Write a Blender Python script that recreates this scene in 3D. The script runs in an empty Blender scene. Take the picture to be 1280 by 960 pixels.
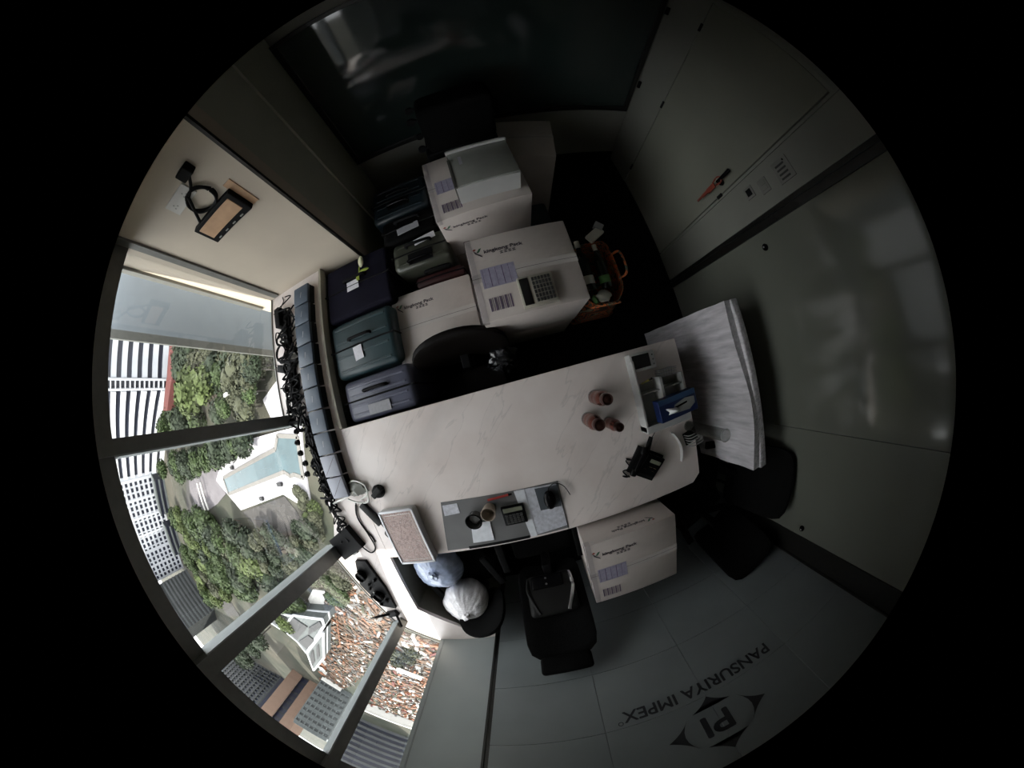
import bpy, bmesh, math, random
from mathutils import Vector, Matrix
rnd = random.Random(11)
C = bpy.context.scene.collection
PI = math.pi
# ------------------------------------------------------------------ camera: 180 degree equidistant fisheye under the ceiling, looking straight down
CAMZ = 2.4
ROT = math.radians(-15.3)
cd = bpy.data.cameras.new('ceiling_camera'); cam = bpy.data.objects.new('ceiling_camera', cd); C.objects.link(cam)
cam.location = (0, 0, CAMZ); cam.rotation_euler = (0, 0, ROT)
cd.type = 'PANO'; cd.panorama_type = 'FISHEYE_LENS_POLYNOMIAL'; cd.fisheye_fov = PI
cd.sensor_width = 36; cd.clip_start = 0.02; cd.clip_end = 3000
cd.fisheye_polynomial_k0 = 0; cd.fisheye_polynomial_k1 = -(PI/2)/(540*36/1280)
cd.fisheye_polynomial_k2 = cd.fisheye_polynomial_k3 = cd.fisheye_polynomial_k4 = 0
cd.shift_x = -15/1280
S = bpy.context.scene; S.camera = cam
# ------------------------------------------------------------------ sky, sun, exposure
w = bpy.data.worlds.new('sky'); S.world = w; w.use_nodes = True
bg = w.node_tree.nodes['Background']; bg.inputs[0].default_value = (0.97, 0.975, 1.0, 1); bg.inputs[1].default_value = 2.6
sl = bpy.data.lights.new('sun', 'SUN'); sl.energy = 6.0; sl.angle = 0.012; sl.color = (1, 0.95, 0.86)
sun = bpy.data.objects.new('sun', sl); C.objects.link(sun)
EL = math.radians(52); sd = Vector((-0.13*math.cos(EL), -0.99*math.cos(EL), math.sin(EL)))
sun.rotation_euler = sd.to_track_quat('Z', 'Y').to_euler(); sun.location = (-20, -60, 60)
vs = S.view_settings; vs.view_transform = 'Standard'; vs.look = 'None'; vs.exposure = 1.05; vs.gamma = 1; vs.use_curve_mapping = False
S.render.image_settings.color_mode = 'RGB'
cy = S.cycles; cy.use_denoising = True; cy.max_bounces = 10; cy.diffuse_bounces = 6; cy.glossy_bounces = 4; cy.transparent_max_bounces = 12
cy.sample_clamp_indirect = 4.0; cy.caustics_reflective = False; cy.caustics_refractive = False

# ------------------------------------------------------------------ measuring helpers: a direction seen by the lens, met with a real plane
def ray(px, py):
    dx, dy = px-655, 480-py
    r = max(1e-6, math.hypot(dx, dy)); t = math.tan(min(r/540, 0.9985)*PI/2)
    X = (math.cos(ROT)*dx - math.sin(ROT)*dy)/r; Y = (math.sin(ROT)*dx + math.cos(ROT)*dy)/r
    return X, Y, t
def at(px, py, z):
    X, Y, t = ray(px, py); D = (CAMZ-z)*t
    return Vector((X*D, Y*D, z))
def onx(px, py, x):
    X, Y, t = ray(px, py); D = x/X
    return Vector((x, Y*D, CAMZ-D/t))
def ony(px, py, y):
    X, Y, t = ray(px, py); D = y/Y
    return Vector((X*D, y, CAMZ-D/t))

# ------------------------------------------------------------------ materials
M = {}
def mat(name, col, rough=.6, metal=0, var=.12, scale=8, bump=0, bscale=60, spec=.5, coat=0, trans=0, emit=0, stretch=None, alpha=1):
    m = bpy.data.materials.new(name); m.use_nodes = True; nt = m.node_tree; p = nt.nodes['Principled BSDF']
    p.inputs['Roughness'].default_value = rough; p.inputs['Metallic'].default_value = metal
    p.inputs['Specular IOR Level'].default_value = spec; p.inputs['Coat Weight'].default_value = coat
    p.inputs['Transmission Weight'].default_value = trans; p.inputs['Alpha'].default_value = alpha
    p.inputs['Base Color'].default_value = (*col, 1)
    tc = nt.nodes.new('ShaderNodeTexCoord'); mp = nt.nodes.new('ShaderNodeMapping'); nt.links.new(tc.outputs['Object'], mp.inputs[0])
    if stretch: mp.inputs['Scale'].default_value = stretch
    if var:
        n = nt.nodes.new('ShaderNodeTexNoise'); n.inputs['Scale'].default_value = scale; n.inputs['Detail'].default_value = 5
        nt.links.new(mp.outputs[0], n.inputs['Vector'])
        r = nt.nodes.new('ShaderNodeValToRGB'); r.color_ramp.elements[0].position = .3; r.color_ramp.elements[1].position = .7
        r.color_ramp.elements[0].color = (*[max(0, c*(1-var)) for c in col], 1); r.color_ramp.elements[1].color = (*[min(1, c*(1+var)) for c in col], 1)
        nt.links.new(n.outputs['Fac'], r.inputs[0]); nt.links.new(r.outputs[0], p.inputs['Base Color'])
    if bump:
        n2 = nt.nodes.new('ShaderNodeTexNoise'); n2.inputs['Scale'].default_value = bscale; n2.inputs['Detail'].default_value = 4
        b = nt.nodes.new('ShaderNodeBump'); b.inputs['Strength'].default_value = bump; b.inputs['Distance'].default_value = .01
        nt.links.new(mp.outputs[0], n2.inputs['Vector']); nt.links.new(n2.outputs['Fac'], b.inputs['Height']); nt.links.new(b.outputs[0], p.inputs['Normal'])
    M[name] = m; return m
def glass(name, tint, refl=1.0, ior=1.5, rough=0):
    m = bpy.data.materials.new(name); m.use_nodes = True; nt = m.node_tree; nt.nodes.clear()
    o = nt.nodes.new('ShaderNodeOutputMaterial'); t = nt.nodes.new('ShaderNodeBsdfTransparent'); g = nt.nodes.new('ShaderNodeBsdfGlossy')
    t.inputs[0].default_value = (*tint, 1); g.inputs['Roughness'].default_value = rough; g.inputs[0].default_value = (refl, refl, refl, 1)
    ge = nt.nodes.new('ShaderNodeNewGeometry'); dt = nt.nodes.new('ShaderNodeVectorMath'); dt.operation = 'DOT_PRODUCT'   # Schlick, the same from both faces of a thin pane
    nt.links.new(ge.outputs['True Normal'], dt.inputs[0]); nt.links.new(ge.outputs['Incoming'], dt.inputs[1])
    def mth(op, a, c):
        n = nt.nodes.new('ShaderNodeMath'); n.operation = op; n.use_clamp = op == 'ADD'
        for i, v in enumerate((a, c)):
            if isinstance(v, (int, float)): n.inputs[i].default_value = v
            elif v is not None: nt.links.new(v, n.inputs[i])
        return n.outputs[0]
    F0 = ((ior-1)/(ior+1))**2
    k = mth('POWER', mth('SUBTRACT', 1.0, mth('ABSOLUTE', dt.outputs['Value'], None)), 5.0); k = mth('ADD', mth('MULTIPLY', k, 1-F0), F0)
    x = nt.nodes.new('ShaderNodeMixShader')
    nt.links.new(k, x.inputs[0]); nt.links.new(t.outputs[0], x.inputs[1]); nt.links.new(g.outputs[0], x.inputs[2]); nt.links.new(x.outputs[0], o.inputs[0])
    M[name] = m; return m
mat('carpet', (.004, .004, .0045), .95, bump=.4, bscale=300)
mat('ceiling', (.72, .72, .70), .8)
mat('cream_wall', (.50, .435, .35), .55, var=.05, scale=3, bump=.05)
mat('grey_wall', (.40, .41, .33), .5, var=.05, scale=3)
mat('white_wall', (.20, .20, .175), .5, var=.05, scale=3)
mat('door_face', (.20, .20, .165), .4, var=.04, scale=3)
mat('board', (.135, .14, .118), .10, var=.04, scale=2, spec=.45)
mat('rim_white', (.66, .67, .70), .35, var=.03)
mat('cream_plate', (.56, .55, .52), .4)
mat('switch_plate', (.17, .165, .15), .5)
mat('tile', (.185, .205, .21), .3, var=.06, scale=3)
mat('grout', (.10, .105, .105), .8)
mat('panel', (.29, .32, .315), .35, var=.05, scale=3)
mat('alu', (.17, .172, .16), .38, metal=.35, var=.08, scale=20)
mat('alu_dark', (.014, .0135, .012), .35, metal=.3, var=.15, scale=20)
mat('dark_glass', (.022, .032, .029), .06, var=0, spec=.6)
mat('cabinet', (.13, .125, .10), .5)
mat('black', (.006, .006, .0065), .55, var=.2)
mat('black_soft', (.0018, .0018, .0018), .8, var=.25, bump=.2, bscale=80)
mat('black_gloss', (.004, .004, .0045), .22, var=.1)
mat('dark_cushion', (.015, .015, .0145), .42, var=.15, bump=.1, bscale=50)
mat('brown_leather', (.004, .003, .0025), .55, var=.2, bump=.15, bscale=60)
mat('screen_dark', (.008, .008, .009), .25, var=0)
mat('white_plastic', (.42, .42, .41), .4, var=.04)
mat('grey_plastic', (.24, .245, .23), .45, var=.06)
mat('grey_clear', (.22, .225, .205), .18, var=.08)
mat('offwhite_rubber', (.42, .39, .32), .6)
mat('navy', (.0085, .008, .016), .75, bump=.3, bscale=200, var=.25)
mat('teal', (.022, .045, .052), .38, var=.15)
mat('dark_teal', (.014, .024, .031), .4, var=.15)
mat('lavender', (.085, .09, .13), .32, var=.12)
mat('olive', (.045, .048, .036), .3, var=.15)
mat('maroon', (.035, .006, .007), .5, var=.2)
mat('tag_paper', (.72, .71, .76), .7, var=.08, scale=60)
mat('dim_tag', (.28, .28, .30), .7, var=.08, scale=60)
mat('petal', (.72, .70, .48), .7); mat('green_stem', (.30, .38, .05), .6)
mat('steel', (.55, .55, .54), .3, metal=.9)
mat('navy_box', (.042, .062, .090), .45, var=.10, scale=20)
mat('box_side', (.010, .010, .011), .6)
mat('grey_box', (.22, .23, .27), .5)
mat('copper', (.22, .070, .050), .25, metal=.9, var=.15, scale=30)
mat('copper_dark', (.07, .03, .025), .35, metal=.8)
mat('tissue_blue', (.006, .015, .065), .35, var=.25, scale=12)
mat('tissue_band', (.035, .075, .15), .35)
mat('tissue', (.72, .73, .74), .85)
mat('mat_grey', (.13, .13, .13), .45, var=.08)
mat('paper', (.66, .68, .72), .6, var=.10, scale=25)
mat('paper_blue', (.50, .51, .56), .6, var=.2, scale=40)
mat('cork', (.30, .25, .20), .7)
mat('red', (.36, .035, .03), .5); mat('orange_red', (.22, .04, .022), .6)
mat('mousepad', (.05, .06, .07), .7)
mat('glass_item_edge', (.10, .10, .10), .15, var=0)
mat('tan', (.50, .31, .18), .5, var=.12, scale=14)
mat('key_light', (.36, .34, .28), .5); mat('key_dark', (.03, .03, .03), .5); mat('gold_print', (.60, .48, .22), .5)
mat('lcd', (.17, .18, .13), .3)
mat('yellow', (.5, .4, .08), .5)
mat('print_black', (.016, .017, .02), .6, var=0); mat('print_dark', (.07, .06, .07), .7, var=0); mat('print_green', (.06, .15, .09), .7, var=0); mat('print_red', (.30, .06, .05), .7, var=0)
mat('barcode', (.12, .08, .15), .7, var=0); mat('label_lilac', (.34, .32, .42), .55, var=.14, scale=40)
mat('tape', (.55, .51, .48), .15, var=.05)
mat('box_dark_slot', (.07, .07, .06), .5)
mat('leaf_card', (.5, .5, .48), .5)
mat('white_cord', (.68, .68, .64), .5)
mat('blue_edge', (.25, .38, .75), .4)
mat('bottle_glass', (.010, .016, .010), .08, var=0)
mat('bottle_label', (.62, .60, .52), .6); mat('green_label', (.12, .28, .08), .5)
glass('window_glass', (.955, .97, .965), .95, 1.6)
glass('clear_glass', (.80, .81, .80), .8, 1.35)
glass('film', (.82, .82, .84), .6, 1.35, .18)

for n_ in ('black', 'black_soft', 'black_gloss', 'dark_cushion', 'brown_leather', 'carpet', 'navy', 'box_side'): M[n_].node_tree.nodes['Principled BSDF'].inputs['Specular IOR Level'].default_value = .09
def carton_mat():
    m = mat('carton', (.53, .475, .44), .55, var=.07, scale=5, bump=.25, bscale=18)
    p = m.node_tree.nodes['Principled BSDF']; p.inputs['Coat Weight'].default_value = .35; p.inputs['Coat Roughness'].default_value = .25
carton_mat()
def marble():
    m = mat('marble', (.60, .555, .53), .28, var=0); nt = m.node_tree; p = nt.nodes['Principled BSDF']
    tc = nt.nodes.new('ShaderNodeTexCoord'); m1 = nt.nodes.new('ShaderNodeMapping'); m2 = nt.nodes.new('ShaderNodeMapping')
    nt.links.new(tc.outputs['Object'], m1.inputs[0]); nt.links.new(m1.outputs[0], m2.inputs[0])
    m1.inputs['Rotation'].default_value = (0, 0, math.radians(-47)); m2.inputs['Scale'].default_value = (.55, 3.0, 1)
    n = nt.nodes.new('ShaderNodeTexNoise'); n.inputs['Scale'].default_value = 1.5; n.inputs['Detail'].default_value = 7; n.inputs['Distortion'].default_value = .25
    n2 = nt.nodes.new('ShaderNodeTexNoise'); n2.inputs['Scale'].default_value = 4; n2.inputs['Detail'].default_value = 6; nt.links.new(tc.outputs['Object'], n2.inputs['Vector'])
    nt.links.new(m2.outputs[0], n.inputs['Vector'])
    r = nt.nodes.new('ShaderNodeValToRGB'); q = r.color_ramp.elements; q[0].position = .0; q[0].color = (0.744, 0.678, 0.647, 1); q[1].position = 1; q[1].color = (0.694, 0.635, 0.605, 1)
    for pos, c in ((.492, (0.744, 0.678, 0.647, 1)), (.5, (0.620, 0.568, 0.544, 1)), (.508, (0.738, 0.672, 0.641, 1)), (.66, (0.670, 0.617, 0.592, 1))):
        k = q.new(pos); k.color = c
    r2 = nt.nodes.new('ShaderNodeValToRGB'); r2.color_ramp.elements[0].position = .3; r2.color_ramp.elements[0].color = (0.900, 0.872, 0.858, 1); r2.color_ramp.elements[1].position = .65; r2.color_ramp.elements[1].color = (1, 1, 1, 1)
    mm = nt.nodes.new('ShaderNodeMix'); mm.data_type = 'RGBA'; mm.blend_type = 'MULTIPLY'; mm.inputs[0].default_value = 1
    nt.links.new(n.outputs['Fac'], r.inputs[0]); nt.links.new(n2.outputs['Fac'], r2.inputs[0]); nt.links.new(r.outputs[0], mm.inputs[6]); nt.links.new(r2.outputs[0], mm.inputs[7]); nt.links.new(mm.outputs[2], p.inputs['Base Color'])
marble()
def wrap_mat(name, col, stretch, s=14, rough=.22):
    m = mat(name, col, rough, var=.22, scale=s, bump=.9, bscale=s*1.3, stretch=stretch); m.node_tree.nodes['Principled BSDF'].inputs['Coat Weight'].default_value = .6
wrap_mat('bubble_wrap', (.52, .50, .52), (1, 1, .14), 34)
wrap_mat('bag_white', (.78, .76, .78), (1, 1, .25), 22)
wrap_mat('bag_blue', (.40, .47, .64), (1, 1, .25), 22)
wrap_mat('bag_black', (.02, .02, .022), (1, 1, 1), 22, .18)
def pattern(name, cols, scale, rough=.6):
    m = mat(name, cols[0], rough, var=0); nt = m.node_tree; p = nt.nodes['Principled BSDF']
    tc = nt.nodes.new('ShaderNodeTexCoord'); n = nt.nodes.new('ShaderNodeTexNoise'); n.inputs['Scale'].default_value = scale; n.inputs['Distortion'].default_value = 1.6; n.inputs['Detail'].default_value = 1.5
    nt.links.new(tc.outputs['Object'], n.inputs['Vector']); r = nt.nodes.new('ShaderNodeValToRGB'); r.color_ramp.interpolation = 'CONSTANT'
    e = r.color_ramp.elements; e[0].color = (*cols[0], 1); e[0].position = 0; e[1].color = (*cols[1], 1); e[1].position = .38
    for i, c in enumerate(cols[2:]):
        a = e.new(.38+.28*(i+1)/(len(cols)-2+.01)*.85); a.color = (*c, 1)
    nt.links.new(n.outputs['Fac'], r.inputs[0]); nt.links.new(r.outputs[0], p.inputs['Base Color'])
pattern('bag_pattern', [(.03, .035, .03), (.62, .12, .03), (.09, .14, .11), (.70, .18, .05), (.03, .03, .03), (.35, .36, .26)], 7)
pattern('tray_print', [(.33, .23, .21), (.40, .30, .27), (.25, .18, .17), (.42, .34, .31)], 26)
# outdoors
mat('foliage_dark', (0.0088, 0.0160, 0.0048), .9, var=.5, scale=.6)
mat('foliage_mid', (0.0208, 0.0352, 0.0072), .9, var=.45, scale=.6)
mat('foliage_light', (0.0336, 0.0480, 0.0088), .9, var=.4, scale=.6)
mat('foliage_olive', (0.0288, 0.0312, 0.0144), .9, var=.4, scale=.6)
mat('bark', (0.0336, 0.0288, 0.0232), .9)
mat('concrete_deck', (0.3360, 0.3200, 0.3360), .8, var=.06, scale=.2)
mat('plaza', (0.0880, 0.0800, 0.0864), .85, var=.2, scale=.4)
mat('kerb', (0.1008, 0.0944, 0.0872), .8)
mat('road', (0.0264, 0.0240, 0.0224), .9, var=.2, scale=.5)
mat('earth', (0.0400, 0.0304, 0.0232), .95, var=.5, scale=.25)
mat('facade_white', (0.3872, 0.3968, 0.4168), .7, var=.04, scale=.3)
mat('facade_glass', (0.0040, 0.0056, 0.0152), .4, var=.4, scale=.5)
mat('facade_grey', (0.0440, 0.0472, 0.0488), .7, var=.15, scale=.3)
mat('facade_grey_dark', (0.0168, 0.0192, 0.0192), .7, var=.3, scale=.3)
mat('facade_brown', (0.1280, 0.0800, 0.0560), .8, var=.1, scale=.3)
mat('roof_dark', (0.0104, 0.0104, 0.0112), .6, var=.2, scale=.5)
mat('roof_grey', (0.0536, 0.0608, 0.0608), .7, var=.15, scale=.3)
mat('red_roof', (0.0629, 0.0110, 0.0084), .8, var=.2, scale=.5)
mat('site_orange', (0.1260, 0.0480, 0.0204), .8, var=.3, scale=.5); mat('site_brown', (0.0736, 0.0440, 0.0272), .9, var=.3, scale=.5)
mat('site_white', (0.4216, 0.4120, 0.3872), .7); mat('site_grey', (0.0840, 0.0776, 0.0736), .8)
mat('alu_lit', (0.3360, 0.3680, 0.3760), .45, metal=.2, var=.05)  # lighter copy of alu, with the daylight on mullion sides in its colour
mat('reflected_wall_blue', (0.2520, 0.2820, 0.3120), .55, var=.05, scale=5)  # bluish tone of the cream wall as mirrored in the glass
def ground_mat():
    m = mat('ground', (.06, .07, .035), .95, var=0); nt = m.node_tree; p = nt.nodes['Principled BSDF']
    tc = nt.nodes.new('ShaderNodeTexCoord'); n = nt.nodes.new('ShaderNodeTexNoise'); n.inputs['Scale'].default_value = .09; n.inputs['Detail'].default_value = 7
    nt.links.new(tc.outputs['Object'], n.inputs['Vector']); r = nt.nodes.new('ShaderNodeValToRGB'); e = r.color_ramp.elements
    e[0].position = .35; e[0].color = (.010, .014, .006, 1); e[1].position = .65; e[1].color = (.042, .037, .026, 1)
    nt.links.new(n.outputs['Fac'], r.inputs[0]); nt.links.new(r.outputs[0], p.inputs['Base Color'])
ground_mat()
def water_mat():
    m = mat('pool_water', (.024, .046, .052), .08, var=.22, scale=.35, bump=.25, bscale=1.2)
water_mat()

# ------------------------------------------------------------------ mesh helpers
class B:
    def __init__(s): s.bm = bmesh.new(); s.cur = 0; s.mats = []
    def use(s, m):
        if m not in s.mats: s.mats.append(m)
        s.cur = s.mats.index(m); return s
    def _fin(s, faces):
        for f in faces: f.material_index = s.cur
    def box(s, x0, x1, y0, y1, z0, z1, bev=0, seg=2, rot=None, org=None):
        vs_ = [s.bm.verts.new((x, y, z)) for x in (x0, x1) for y in (y0, y1) for z in (z0, z1)]
        idx = [(0,1,3,2),(4,6,7,5),(0,4,5,1),(2,3,7,6),(0,2,6,4),(1,5,7,3)]
        fs = [s.bm.faces.new([vs_[i] for i in q]) for q in idx]
        if rot is not None: bmesh.ops.transform(s.bm, verts=vs_, matrix=rot if org is None else Matrix.Translation(org) @ rot @ Matrix.Translation(-Vector(org)))
        s._fin(fs)
        if bev:
            es = {e for f in fs for e in f.edges}
            r = bmesh.ops.bevel(s.bm, geom=list(es), offset=bev, segments=seg, affect='EDGES', profile=.5, clamp_overlap=True); s._fin(r['faces'])
        return s
    def quad(s, *p):
        f = s.bm.faces.new([s.bm.verts.new(q) for q in p]); s._fin([f]); return s
    def prism(s, poly, z0, z1, bev=0):
        a = [s.bm.verts.new((p[0], p[1], z0)) for p in poly]; b = [s.bm.verts.new((p[0], p[1], z1)) for p in poly]; n = len(poly)
        fs = [s.bm.faces.new(a[::-1]), s.bm.faces.new(b)] + [s.bm.faces.new([a[i], a[(i+1)%n], b[(i+1)%n], b[i]]) for i in range(n)]
        s._fin(fs)
        if bev:
            r = bmesh.ops.bevel(s.bm, geom=list(fs[1].edges), offset=bev, segments=2, affect='EDGES'); s._fin(r['faces'])
        return s
    def cyl(s, p0, p1, r0, r1=None, n=14, cap=True):
        r1 = r0 if r1 is None else r1; p0 = Vector(p0); p1 = Vector(p1); d = (p1-p0); q = d.to_track_quat('Z', 'Y').to_matrix()
        ra = [s.bm.verts.new(p0 + q @ Vector((r0*math.cos(2*PI*i/n), r0*math.sin(2*PI*i/n), 0))) for i in range(n)]
        rb = [s.bm.verts.new(p1 + q @ Vector((r1*math.cos(2*PI*i/n), r1*math.sin(2*PI*i/n), 0))) for i in range(n)]
        fs = [s.bm.faces.new([ra[i], ra[(i+1)%n], rb[(i+1)%n], rb[i]]) for i in range(n)]
        if cap: fs += [s.bm.faces.new(ra[::-1]), s.bm.faces.new(rb)]
        s._fin(fs); return s
    def lathe(s, prof, c=(0,0,0), n=20):
        rings = [[s.bm.verts.new((c[0]+r*math.cos(2*PI*i/n), c[1]+r*math.sin(2*PI*i/n), c[2]+z)) for i in range(n)] for r, z in prof]
        fs = []
        for a, b in zip(rings, rings[1:]): fs += [s.bm.faces.new([a[i], a[(i+1)%n], b[(i+1)%n], b[i]]) for i in range(n)]
        if prof[0][0] > 1e-4: fs.append(s.bm.faces.new(rings[0][::-1]))
        if prof[-1][0] > 1e-4: fs.append(s.bm.faces.new(rings[-1]))
        s._fin(fs); return s
    def tube(s, pts, r, n=6, closed=False):
        P = [Vector(p) for p in pts]
        if len(P) > 2:                                          # smooth the path
            Q = []
            m = len(P)
            for i in range(m if closed else m-1):
                p0, p1, p2, p3 = (P[(i-1) % m] if closed or i else P[0]), P[i], P[(i+1) % m], (P[(i+2) % m] if closed or i+2 < m else P[-1])
                for k in range(5):
                    t = k/5; Q.append(.5*((2*p1)+(p2-p0)*t+(2*p0-5*p1+4*p2-p3)*t*t+(3*p1-p0-3*p2+p3)*t**3))
            if not closed: Q.append(P[-1])
            P = Q
        rings = []; m = len(P)
        for i, p in enumerate(P):
            d = (P[(i+1) % m]-P[i-1]) if closed else (P[min(i+1, m-1)]-P[max(i-1, 0)])
            if d.length < 1e-9: d = Vector((0, 0, 1))
            d.normalize(); u = d.cross(Vector((0, 0, 1)))
            if u.length < .05: u = d.cross(Vector((0, 1, 0)))
            u.normalize(); v = d.cross(u)
            rings.append([s.bm.verts.new(p+u*r*math.cos(2*PI*k/n)+v*r*math.sin(2*PI*k/n)) for k in range(n)])
        fs = []
        for i in range(m if closed else m-1):
            a, b = rings[i], rings[(i+1) % m]; fs += [s.bm.faces.new([a[k], a[(k+1)%n], b[(k+1)%n], b[k]]) for k in range(n)]
        if not closed: fs += [s.bm.faces.new(rings[0][::-1]), s.bm.faces.new(rings[-1])]
        s._fin(fs); return s
    def blob(s, c, r, sub=2, amp=.15, seed=0, sz=(1,1,1)):
        from mathutils import noise
        res = bmesh.ops.create_icosphere(s.bm, subdivisions=sub, radius=1)
        for v in res['verts']:
            k = 1+amp*noise.noise(v.co*1.9+Vector((seed*3.1, seed, 0)))*2
            v.co = Vector((c[0]+v.co.x*r*k*sz[0], c[1]+v.co.y*r*k*sz[1], c[2]+v.co.z*r*k*sz[2]))
        s._fin({f for v in res['verts'] for f in v.link_faces}); return s
    def shell(s, fn, nu, nv, th):                                # curved sheet fn(u,v)->(point) with thickness along its normal
        g = [[Vector(fn(i/nu, j/nv)) for j in range(nv+1)] for i in range(nu+1)]
        def nrm(i, j):
            a = g[min(i+1, nu)][j]-g[max(i-1, 0)][j]; b = g[i][min(j+1, nv)]-g[i][max(j-1, 0)]; n = a.cross(b); return n.normalized() if n.length > 1e-9 else Vector((0,0,1))
        A = [[s.bm.verts.new(g[i][j]) for j in range(nv+1)] for i in range(nu+1)]
        D = [[s.bm.verts.new(g[i][j]-nrm(i, j)*th) for j in range(nv+1)] for i in range(nu+1)]
        fs = []
        for i in range(nu):
            for j in range(nv):
                fs.append(s.bm.faces.new([A[i][j], A[i+1][j], A[i+1][j+1], A[i][j+1]])); fs.append(s.bm.faces.new([D[i][j], D[i][j+1], D[i+1][j+1], D[i+1][j]]))
        for i in range(nu):
            fs.append(s.bm.faces.new([A[i][0], D[i][0], D[i+1][0], A[i+1][0]])); fs.append(s.bm.faces.new([A[i][nv], A[i+1][nv], D[i+1][nv], D[i][nv]]))
        for j in range(nv):
            fs.append(s.bm.faces.new([A[0][j], A[0][j+1], D[0][j+1], D[0][j]])); fs.append(s.bm.faces.new([A[nu][j], D[nu][j], D[nu][j+1], A[nu][j+1]]))
        s._fin(fs); return s
    def build(s, name, m=None, parent=None, loc=None, smooth=False, rotz=0):
        bmesh.ops.recalc_face_normals(s.bm, faces=s.bm.faces)
        me = bpy.data.meshes.new(name); s.bm.to_mesh(me); s.bm.free()
        if s.mats and m is None:
            for k in s.mats: me.materials.append(M[k])
        else: me.materials.append(M[m])
        if smooth:
            me.polygons.foreach_set('use_smooth', [True]*len(me.polygons)); me.set_sharp_from_angle(angle=math.radians(38))
        o = bpy.data.objects.new(name, me); C.objects.link(o)
        if parent: o.parent = parent
        if loc is not None: o.location = loc
        if rotz: o.rotation_euler = (0, 0, rotz)
        return o
def tag(o, label, cat, group=None):
    o['label'] = label; o['category'] = cat
    if group: o['group'] = group
    return o
def thing(name, label, cat, loc=(0,0,0), rotz=0, group=None):
    o = bpy.data.objects.new(name, None); C.objects.link(o); o.empty_display_size = .05
    o.location = loc; o.rotation_euler = (0, 0, rotz); return tag(o, label, cat, group)
def struct(name, b, m, parent=None, smooth=False):
    o = b.build(name, m, parent, smooth=smooth)
    if parent is None: o['kind'] = 'structure'
    return o
def dup_tree(root, loc, rotz, label=None):
    r = root.copy(); C.objects.link(r); r.location = loc; r.rotation_euler = (0, 0, rotz)
    if label: r['label'] = label
    for ch in list(root.children):
        c = ch.copy(); C.objects.link(c); c.parent = r
        for g in ch.children:
            d = g.copy(); C.objects.link(d); d.parent = c
    return r
def share(o, name, parent, loc, rotz=0):
    c = bpy.data.objects.new(name, o.data); C.objects.link(c); c.parent = parent; c.location = loc; c.rotation_euler = (0, 0, rotz); return c
def text(body, h, m, parent, loc, rot, name='lettering', sx=1.0, depth=.0006, align='LEFT', shear=0, off=0, bold=0):
    cu = bpy.data.curves.new(name, 'FONT'); cu.body = body; cu.size = h/.70; cu.extrude = depth; cu.align_x = align; cu.shear = shear; cu.resolution_u = 4
    cu.offset = h*off
    o = bpy.data.objects.new(name, cu); C.objects.link(o); dg = bpy.context.evaluated_depsgraph_get()
    me = bpy.data.meshes.new_from_object(o.evaluated_get(dg)); bpy.data.objects.remove(o); me.name = name
    for v in me.vertices: v.co.x *= sx
    if bold:                                                     # heavier strokes: three copies of the letters a few millimetres apart
        V = [tuple(v.co) for v in me.vertices]; F = [tuple(p.vertices) for p in me.polygons]; m3 = bpy.data.meshes.new(name); n_ = len(V); sh = ((0, 0, 0), (bold, 0, .0002), (bold*.5, bold*.5, .0004), (bold*.5, -bold*.5, .0001))
        m3.from_pydata([(x+a, y+b, z+c) for a, b, c in sh for x, y, z in V], [], [tuple(i+n_*k for i in f) for k in range(4) for f in F]); me = m3
    me.materials.clear(); me.materials.append(M[m]); q = bpy.data.objects.new(name, me); C.objects.link(q)
    q.parent = parent; q.location = loc; q.rotation_euler = rot; return q

# ------------------------------------------------------------------ THE SETTING
RX, BY, LY, CY_, GX, WX = 1.72, 2.36, -1.90, 1.28, -0.94, -1.93
TOP = 2.46
struct('floor', B().box(WX, RX+.1, LY-.12, BY+.1, -.05, 0), 'carpet')
struct('ceiling', B().box(-2.1, RX+.12, -2.2, BY+.12, TOP, TOP+.08), 'ceiling')
# right wall: door, switch strip, two glossy panels
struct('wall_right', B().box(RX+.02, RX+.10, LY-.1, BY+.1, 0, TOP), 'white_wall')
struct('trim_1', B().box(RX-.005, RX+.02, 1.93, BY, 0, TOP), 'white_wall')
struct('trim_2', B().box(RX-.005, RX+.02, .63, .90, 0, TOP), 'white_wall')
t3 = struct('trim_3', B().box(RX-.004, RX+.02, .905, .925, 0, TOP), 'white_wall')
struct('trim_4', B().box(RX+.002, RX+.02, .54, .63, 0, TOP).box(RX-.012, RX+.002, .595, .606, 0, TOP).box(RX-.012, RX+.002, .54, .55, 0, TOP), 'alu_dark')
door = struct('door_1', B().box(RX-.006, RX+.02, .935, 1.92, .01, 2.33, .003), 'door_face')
struct('door_head', B().box(RX-.012, RX+.02, .90, 1.95, 2.335, 2.37).box(RX-.012, RX+.02, .90, 1.95, 2.40, 2.43), 'white_wall', door)
hb = lambda y, z: B().box(RX-.014, RX+.0, y-.011, y+.011, z-.04, z+.04, .002).build('hinge', 'black', door)
for px, py in ((880, 37), (830, 133), (791, 211)):
    p = onx(px, py, RX-.006); hb(1.925, max(.2, min(2.25, p.z)))
p = onx(899, 244, RX-.006); B().box(RX-.012, RX, .918, .942, p.z-.03, p.z+.03).build('latch_plate', 'black', door)
for px, py in ((836, 14), (801, 105)):
    p = ony(px, py, BY-.03); B().box(RX-.030, RX-.008, BY-.06, BY-.035, min(2.25, p.z)-.04, min(2.25, p.z)+.04).build('hinge', 'black', door)
hz = 1.20; hy = 1.0
B().cyl((RX-.006, hy, hz), (RX-.02, hy, hz), .026).cyl((RX-.02, hy, hz), (RX-.05, hy, hz), .010).box(RX-.062, RX-.042, hy-.012, hy+.012, hz-.01, hz+.16, .006).build('handle', 'black_gloss', door, smooth=True)
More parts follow.
